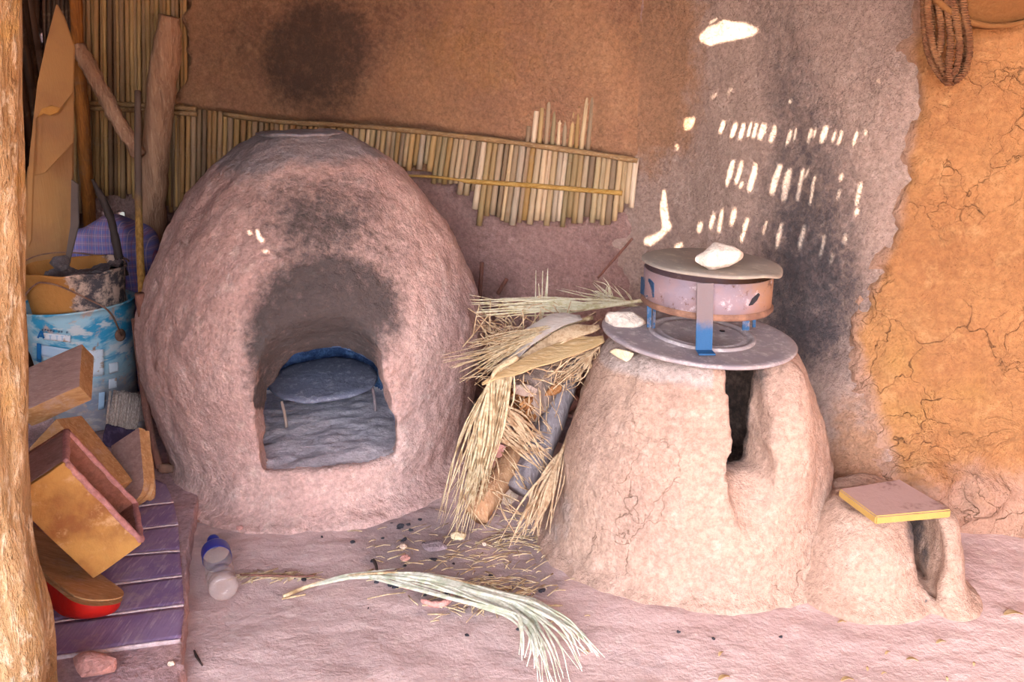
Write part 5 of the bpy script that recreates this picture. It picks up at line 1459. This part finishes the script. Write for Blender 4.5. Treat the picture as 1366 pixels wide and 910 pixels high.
rt = random.Random(77); parts = []
for k in range(300):
    u, v = rt.uniform(632, 795), rt.uniform(405, 700)
    if abs(u - interp(v, [405, 470, 560, 700], [720, 715, 690, 665])) > interp(v, [405, 470, 560, 700], [95, 80, 50, 55]): continue
    p = Y(u, v, interp(v, [400, 480, 560, 640, 700], [2.19, 2.015, 2.0, 1.965, 1.90]) + rt.uniform(-.015, .03))
    a = rt.gauss(.35, .7) if v < 520 else rt.gauss(-1.0, .6)
    l = rt.uniform(.03, .11)
    d = Vector((math.cos(a), rt.uniform(-.3, .3), math.sin(a))) * l / 2
    parts.append(tube([p - d, p + Vector((rt.uniform(-.006, .006), rt.uniform(-.006, .006), rt.uniform(-.006, .006))), p + d], rt.uniform(.0008, .002), 5))
vs, fs = join(*parts)
props(obj('straw_tangle', mesh('straw_tangle', vs, fs), M['straw_dull']), 'fine loose straw tangled through the palm heap between oven and stove', 'straw', kind='stuff')
for k, (u, v, y, sz, m_, rot, lab) in enumerate(((700, 520, 2.02, (.07, .012, .05), 'log', (.3, .3, .2), 'grey bark flake above the brown fibrous stem end'), (660, 600, 1.99, (.06, .012, .07), 'brick', (.4, -.3, .1), 'pinkish bark flake behind the hanging palm leaves'),
        (715, 660, 1.95, (.05, .02, .035), 'stone', (.1, .2, .4), 'pale stone chip lodged under the drooping brown leaves'), (735, 520, 2.06, (.06, .015, .04), 'fibre', (.2, -.2, .1), 'reddish brown bark flake beside the grey branch in the heap'))):
    o_ = obj('bark_flake', rock_mesh('bark_flake', sz, 900 + k, 2, .06, 24), M[m_]); o_.location = Y(u, v, y); o_.rotation_euler = rot; props(o_, lab, 'bark flake')
# long green frond on the floor
rib = [at_z(u, v, z) for u, v, z in ((378, 796, .008), (410, 783, .010), (450, 772, .018), (500, 766, .03), (545, 766, .034), (600, 773, .036), (650, 787, .036), (700, 812, .034))]
t = thing('green_frond', 'long pale green palm frond lying curved on the floor before the heap', 'palm frond')
rs = resample(rib, 60)
vs, fs = tube(rs, [lerp(.0055, .0045, i / 59) for i in range(60)], 8, .2, 2, flat=.6); obj('midrib', mesh('midrib', vs, fs), M['straw'], t)
rr_ = random.Random(21); parts = []; parts2 = []
tips = resample([at_z(u, v, z) for u, v, z in ((822, 893, .006), (800, 876, .014), (790, 880, .010), (778, 900, .006), (760, 915, .006), (742, 920, .006), (722, 914, .006), (706, 905, .006), (694, 868, .008))], 40)
for k in range(40):
    f_ = rr_.random(); i0 = int(lerp(22, 59, rr_.random() ** .8)); b_ = rs[i0]
    e_ = tips[int((f_ ** .9) * 39)] + Vector((rr_.uniform(-.012, .012), rr_.uniform(-.012, .012), 0))
    via = at_z(lerp(716, 692, f_) + rr_.uniform(-9, 9), lerp(806, 826, f_) + rr_.uniform(-6, 6), .034 + rr_.uniform(-.008, .012))
    via2 = via.lerp(e_, .5) + Vector((rr_.uniform(-.008, .02), 0, .010 + rr_.uniform(-.004, .008)))
    e2 = via.lerp(e_, rr_.uniform(.7, 1.03))
    parts.append(blade([b_ + Vector((0, rr_.uniform(-.008, .008), 0)), b_.lerp(via, .6), via, via2, e2], rr_.uniform(.004, .008), 16, .15, rr_.uniform(.1, .4)))
for k in range(16):
    i0 = int(rr_.uniform(8, 40)); b_ = rs[i0]; e_ = rs[min(59, i0 + rr_.randint(12, 26))] + Vector((rr_.uniform(-.01, .03), rr_.uniform(-.02, .03), -.004))
    parts.append(blade([b_, b_.lerp(e_, .5) + Vector((0, 0, .006)), e_], .007, 8, .15, .3))
vs, fs = join(*parts); solid(obj('leaflets', mesh('leaflets', vs, fs), M['frond'], t), .0006, 0)

# litter
def floor_z(x, y): return floor_pt((x + 1.75) / 4.4, (y + .2) / 3.7)[2]
rs_ = random.Random(31); parts = []
for k in range(420):
    m_ = rs_.random()
    if m_ < .45: u, v = rs_.gauss(650, 55), rs_.gauss(790, 18)
    elif m_ < .75: u, v = rs_.gauss(690, 35), rs_.gauss(715, 22)
    elif m_ < .9: u, v = rs_.gauss(590, 50), rs_.gauss(735, 22)
    else: u, v = rs_.uniform(320, 420), rs_.gauss(768, 3)
    p = at_z(u, v, 0); z = floor_z(p.x, p.y) + rs_.uniform(.001, .006)
    a = rs_.gauss(.2, .6); l = rs_.uniform(.012, .05) if rs_.random() < .8 else rs_.uniform(.05, .09)
    d = Vector((math.cos(a), math.sin(a), 0)) * l / 2
    p = Vector((p.x, p.y, z))
    parts.append(tube([p - d, p + Vector((rs_.uniform(-.003, .003), rs_.uniform(-.003, .003), .002)), p + d], rs_.uniform(.0007, .0018), 5))
vs, fs = join(*parts)
props(obj('straw_litter', mesh('straw_litter', vs, fs), M['straw']), 'scattered bits of straw on the earth floor around the green frond', 'straw', kind='stuff')
spots = [(655 / 4.55 + 480 - 90, 700), (537, 720), (532, 703), (548, 706), (560, 690), (498, 748), (539, 754), (529, 758), (577, 748), (566, 724), (503, 775), (521, 780), (526, 785), (567, 794), (594, 795), (634, 805), (723, 788), (655, 768), (493, 811), (622, 845), (692, 837), (605, 752), (510, 715), (545, 698), (522, 696), (690, 800), (560, 770), (540, 740), (905, 843), (952, 852), (430, 715), (405, 772), (395, 770), (330, 706), (1042, 846), (470, 722)]
sizes = {12: .022, 17: .012, 16: .016, 14: .02, 0: .02, 1: .022, 8: .02}
for k, (u, v) in enumerate(spots):
    s_ = sizes.get(k, rs_.uniform(.007, .015))
    p = at_z(u, v, 0)
    me_ = rock_mesh('charcoal_crumb', (s_ * 1.3, s_, s_ * .8), 700 + k, 1, .08, 12)
    o_ = obj('charcoal_crumb', me_, M['char']); o_.location = (p.x, p.y, floor_z(p.x, p.y) + s_ * .3)
    props(o_, 'small black charcoal crumb scattered on the dusty earth floor', 'charcoal', 'charcoal crumbs on the floor')
for (u, v, sz, m_, lab, sd_) in ((582, 732, (.075, .06, .02), M['stone_grey'], 'flat grey stone chip lying behind the green frond', 61), (548, 785, (.055, .03, .018), M['brick'], 'pinkish stone chip just in front of the green frond, left of the curved shard', 62),
                             (541, 748, (.03, .022, .016), M['brick'], 'little pink pebble behind the green frond among charcoal', 63), (320, 707, (.02, .016, .014), M['brick'], 'reddish pebble on the floor below the oven mouth', 64), (646, 728, (.016, .012, .01), M['stone'], 'tiny pale pebble on the floor left of the drooping brown leaves', 65), (538, 732, (.022, .02, .014), M['stone'], 'pale pebble beside the big charcoal crumb near the oven foot', 66)):
    rk('stone_chip', (u, v), 1, sz, sd_, m_, lab, 'stone chip', z=.0)
pts = resample([at_z(u, v, .006) for u, v in ((562, 801), (575, 806), (590, 806), (600, 800), (604, 792))], 16)
vs, fs = tube(pts, [.004, .007, .008, .008, .0075, .008, .009, .009, .009, .008, .008, .0075, .007, .006, .005, .004], 8, .35, 3, flat=.7)
props(recenter(obj('pale_shard', mesh('pale_shard', vs, fs), M['brick'])), 'curved pale pink shard on the floor just below the green frond', 'shard')
pole('dry_twig', ((498, 747), (501, 753), (503, 761)), lambda u, v: at_z(u, v, .02), (.0035, .004, .003), M['black'], 'short black twig standing at the left of the green frond', 'twig', 8, .3, 2, nn=8)
pole('dry_twig', ((259, 868), (263, 877), (270, 888)), lambda u, v: at_z(u, v, .004), (.002, .003, .0015), M['black'], 'thin dark twig on the floor beside the near end of the step', 'twig', 8, .3, 2, nn=8)
pole('dry_twig', ((320, 767), (360, 768), (400, 769), (420, 768)), lambda u, v: at_z(u, v, .006), (.002, .003, .0025, .002), M['stick_brown'], 'thin dry twig lying between the plastic bottle and the green frond', 'twig', 16, .3, 2, nn=8)
pole('straw_stalk', ((376, 799), (392, 796), (408, 793)), lambda u, v: at_z(u, v, .005), (.002, .0025, .002), M['straw'], 'short pale straw stalk just below the butt of the green frond', 'straw', 8, .2, 2, nn=8)
# yellow leaf flakes at the right
fl_sp = [(1256, 855, 12, .2), (1218, 877, 12, -.3), (1352, 820, 22, .0), (966, 905, 14, .4), (1124, 826, 10, .0), (1185, 867, 8, .5), (1158, 888, 7, 1.2), (1131, 904, 14, .1), (1300, 884, 7, 1.0), (1180, 895, 6, .2), (962, 872, 9, .8), (1264, 903, 7, 1.2), (782, 868, 9, .1)]
for k, (u, v, w_, a) in enumerate(fl_sp):
    p = at_z(u, v, 0); l = w_ / F * 1.8 * 1.2
    me_ = mesh('leaf_flake', *blade([Vector((-l / 2, 0, 0)), Vector((0, l * .08, .003)), Vector((l / 2, 0, .001))], l * .35, 7, .2, .3, Vector((0, 0, 1)), .3))
    o_ = obj('leaf_flake', me_, M['sheath']); solid(o_, .0008, 0); o_.location = (p.x, p.y, floor_z(p.x, p.y) + .003); o_.rotation_euler = (0, 0, a)
    props(o_, 'small yellow dry leaf flake lying on the pink earth floor', 'leaf flake', 'leaf flakes on the floor')
ps_ = [Vector((p.x, p.y, .002)) for p in (at_z(1228, 750, .1),)]
# ================================================================== HANGING THINGS, RIGHT WALL
def orange_pt(u, v, off):
    d = (C2 - C1); n_ = Vector((d.y, -d.x)).normalized(); r_ = ray(u, v)
    t_ = (n_.dot(C1) + off) / (n_.x * r_.x + n_.y * r_.y); return Vector((0, 0, H)) + r_ * t_
hank = thing('rope_hank', 'looped hank of brown fibre rope hanging on the orange wall', 'rope')
loops = [((1232, -40), (1233, 30), (1240, 75), (1258, 104), (1268, 110), (1282, 100), (1292, 75), (1290, 40), (1276, -40)),
         ((1240, -40), (1238, 20), (1246, 66), (1262, 98), (1270, 104), (1286, 88), (1291, 60), (1282, 20), (1268, -40)),
         ((1262, -40), (1264, 10), (1268, 50), (1266, 90), (1268, 104), (1276, 90), (1280, 55), (1272, 10), (1266, -40)),
         ((1236, -40), (1243, 20), (1244, 52), (1252, 84), (1264, 100), (1274, 92), (1284, 60), (1276, 20), (1274, -40)),
         ((1246, -40), (1252, 5), (1256, 40), (1254, 70)), ((1282, -40), (1286, 10), (1294, 55), (1289, 92), (1276, 108))]
for k, lp_ in enumerate(loops):
    pts = resample([orange_pt(u, v, .062 + .012 * (k % 3) + .006 * math.sin(i * 2 + k)) for i, (u, v) in enumerate(lp_)], 60)
    st = []
    for s_ in range(3):
        q_ = [p + Vector((math.cos(i * .9 + s_ * 2.09) * .004, 0, math.sin(i * .9 + s_ * 2.09) * .004)) for i, p in enumerate(pts)]
        st.append(tube(q_, .0048, 6, .25, s_ + k * 3))
    vs, fs = join(*st); obj('strand', mesh('strand', vs, fs), M['rope'], hank)
sv = thing('hanging_tray', 'round flat brown tray hung on the orange wall, only its lower rim in view', 'tray')
cS = orange_pt(1345, -95, .06); RS = (orange_pt(1345, -95, .06) - orange_pt(1345, 37, .06)).length
n2 = (C2 - C1); yaw = math.atan2(n2.y, n2.x)
RS_m = Matrix.Translation(cS) @ Matrix.Rotation(yaw, 4, 'Z') @ Matrix.Rotation(math.pi / 2, 4, 'X')
vs, fs = lathe([(.001, .01), (RS - .012, .01), (RS - .012, .016), (.001, .016)], 72)
me = mesh('skin', vs, fs); me.transform(RS_m); obj('skin', me, M['sieve'], sv)
vs, fs = lathe([(RS - .010, -.02), (RS, -.02), (RS, .028), (RS - .010, .028), (RS - .010, -.02)], 72, 0, 0, 0, False)
me = mesh('hoop', vs, fs); me.transform(RS_m); obj('hoop', me, M['sieve'], sv)

# ================================================================== CAMERA AND LIGHT
cam = bpy.data.cameras.new('camera'); co_ = bpy.data.objects.new('camera', cam); COL.objects.link(co_)
cam.sensor_fit = 'HORIZONTAL'; cam.sensor_width = 36; cam.lens = 36 * F / 1366
cam.clip_start = .02; cam.clip_end = 200
co_.location = (0, 0, H); co_.rotation_euler = (math.pi / 2 - PITCH, 0, 0)
sc = bpy.context.scene; sc.camera = co_
sun = bpy.data.lights.new('sun', 'SUN'); so = bpy.data.objects.new('sun', sun); COL.objects.link(so)
sun.energy = 23.0; sun.angle = math.radians(.35); sun.color = (1.0, .90, .70)
so.rotation_euler = SUN.to_track_quat('Z', 'Y').to_euler()
w = bpy.data.worlds.new('sky'); sc.world = w; w.use_nodes = True
nt = w.node_tree; bg = nt.nodes['Background']
sky = nt.nodes.new('ShaderNodeTexSky'); sky.sky_type = 'NISHITA'; sky.sun_disc = False
sky.sun_elevation = math.asin(SUN.z); sky.sun_rotation = math.atan2(SUN.x, SUN.y); sky.dust_density = 3.0; sky.air_density = 1.0
hs = nt.nodes.new('ShaderNodeHueSaturation'); hs.inputs['Saturation'].default_value = .6
nt.links.new(sky.outputs[0], hs.inputs['Color']); nt.links.new(hs.outputs[0], bg.inputs['Color']); bg.inputs['Strength'].default_value = 1.5
sc.view_settings.view_transform = 'Standard'; sc.view_settings.look = 'None'; sc.view_settings.gamma = 1.0
sc.view_settings.use_curve_mapping = False
sc.view_settings.exposure = .95
sc.cycles.use_denoising = True
sc.cycles.max_bounces = 10; sc.cycles.diffuse_bounces = 6; sc.cycles.sample_clamp_indirect = 10.0
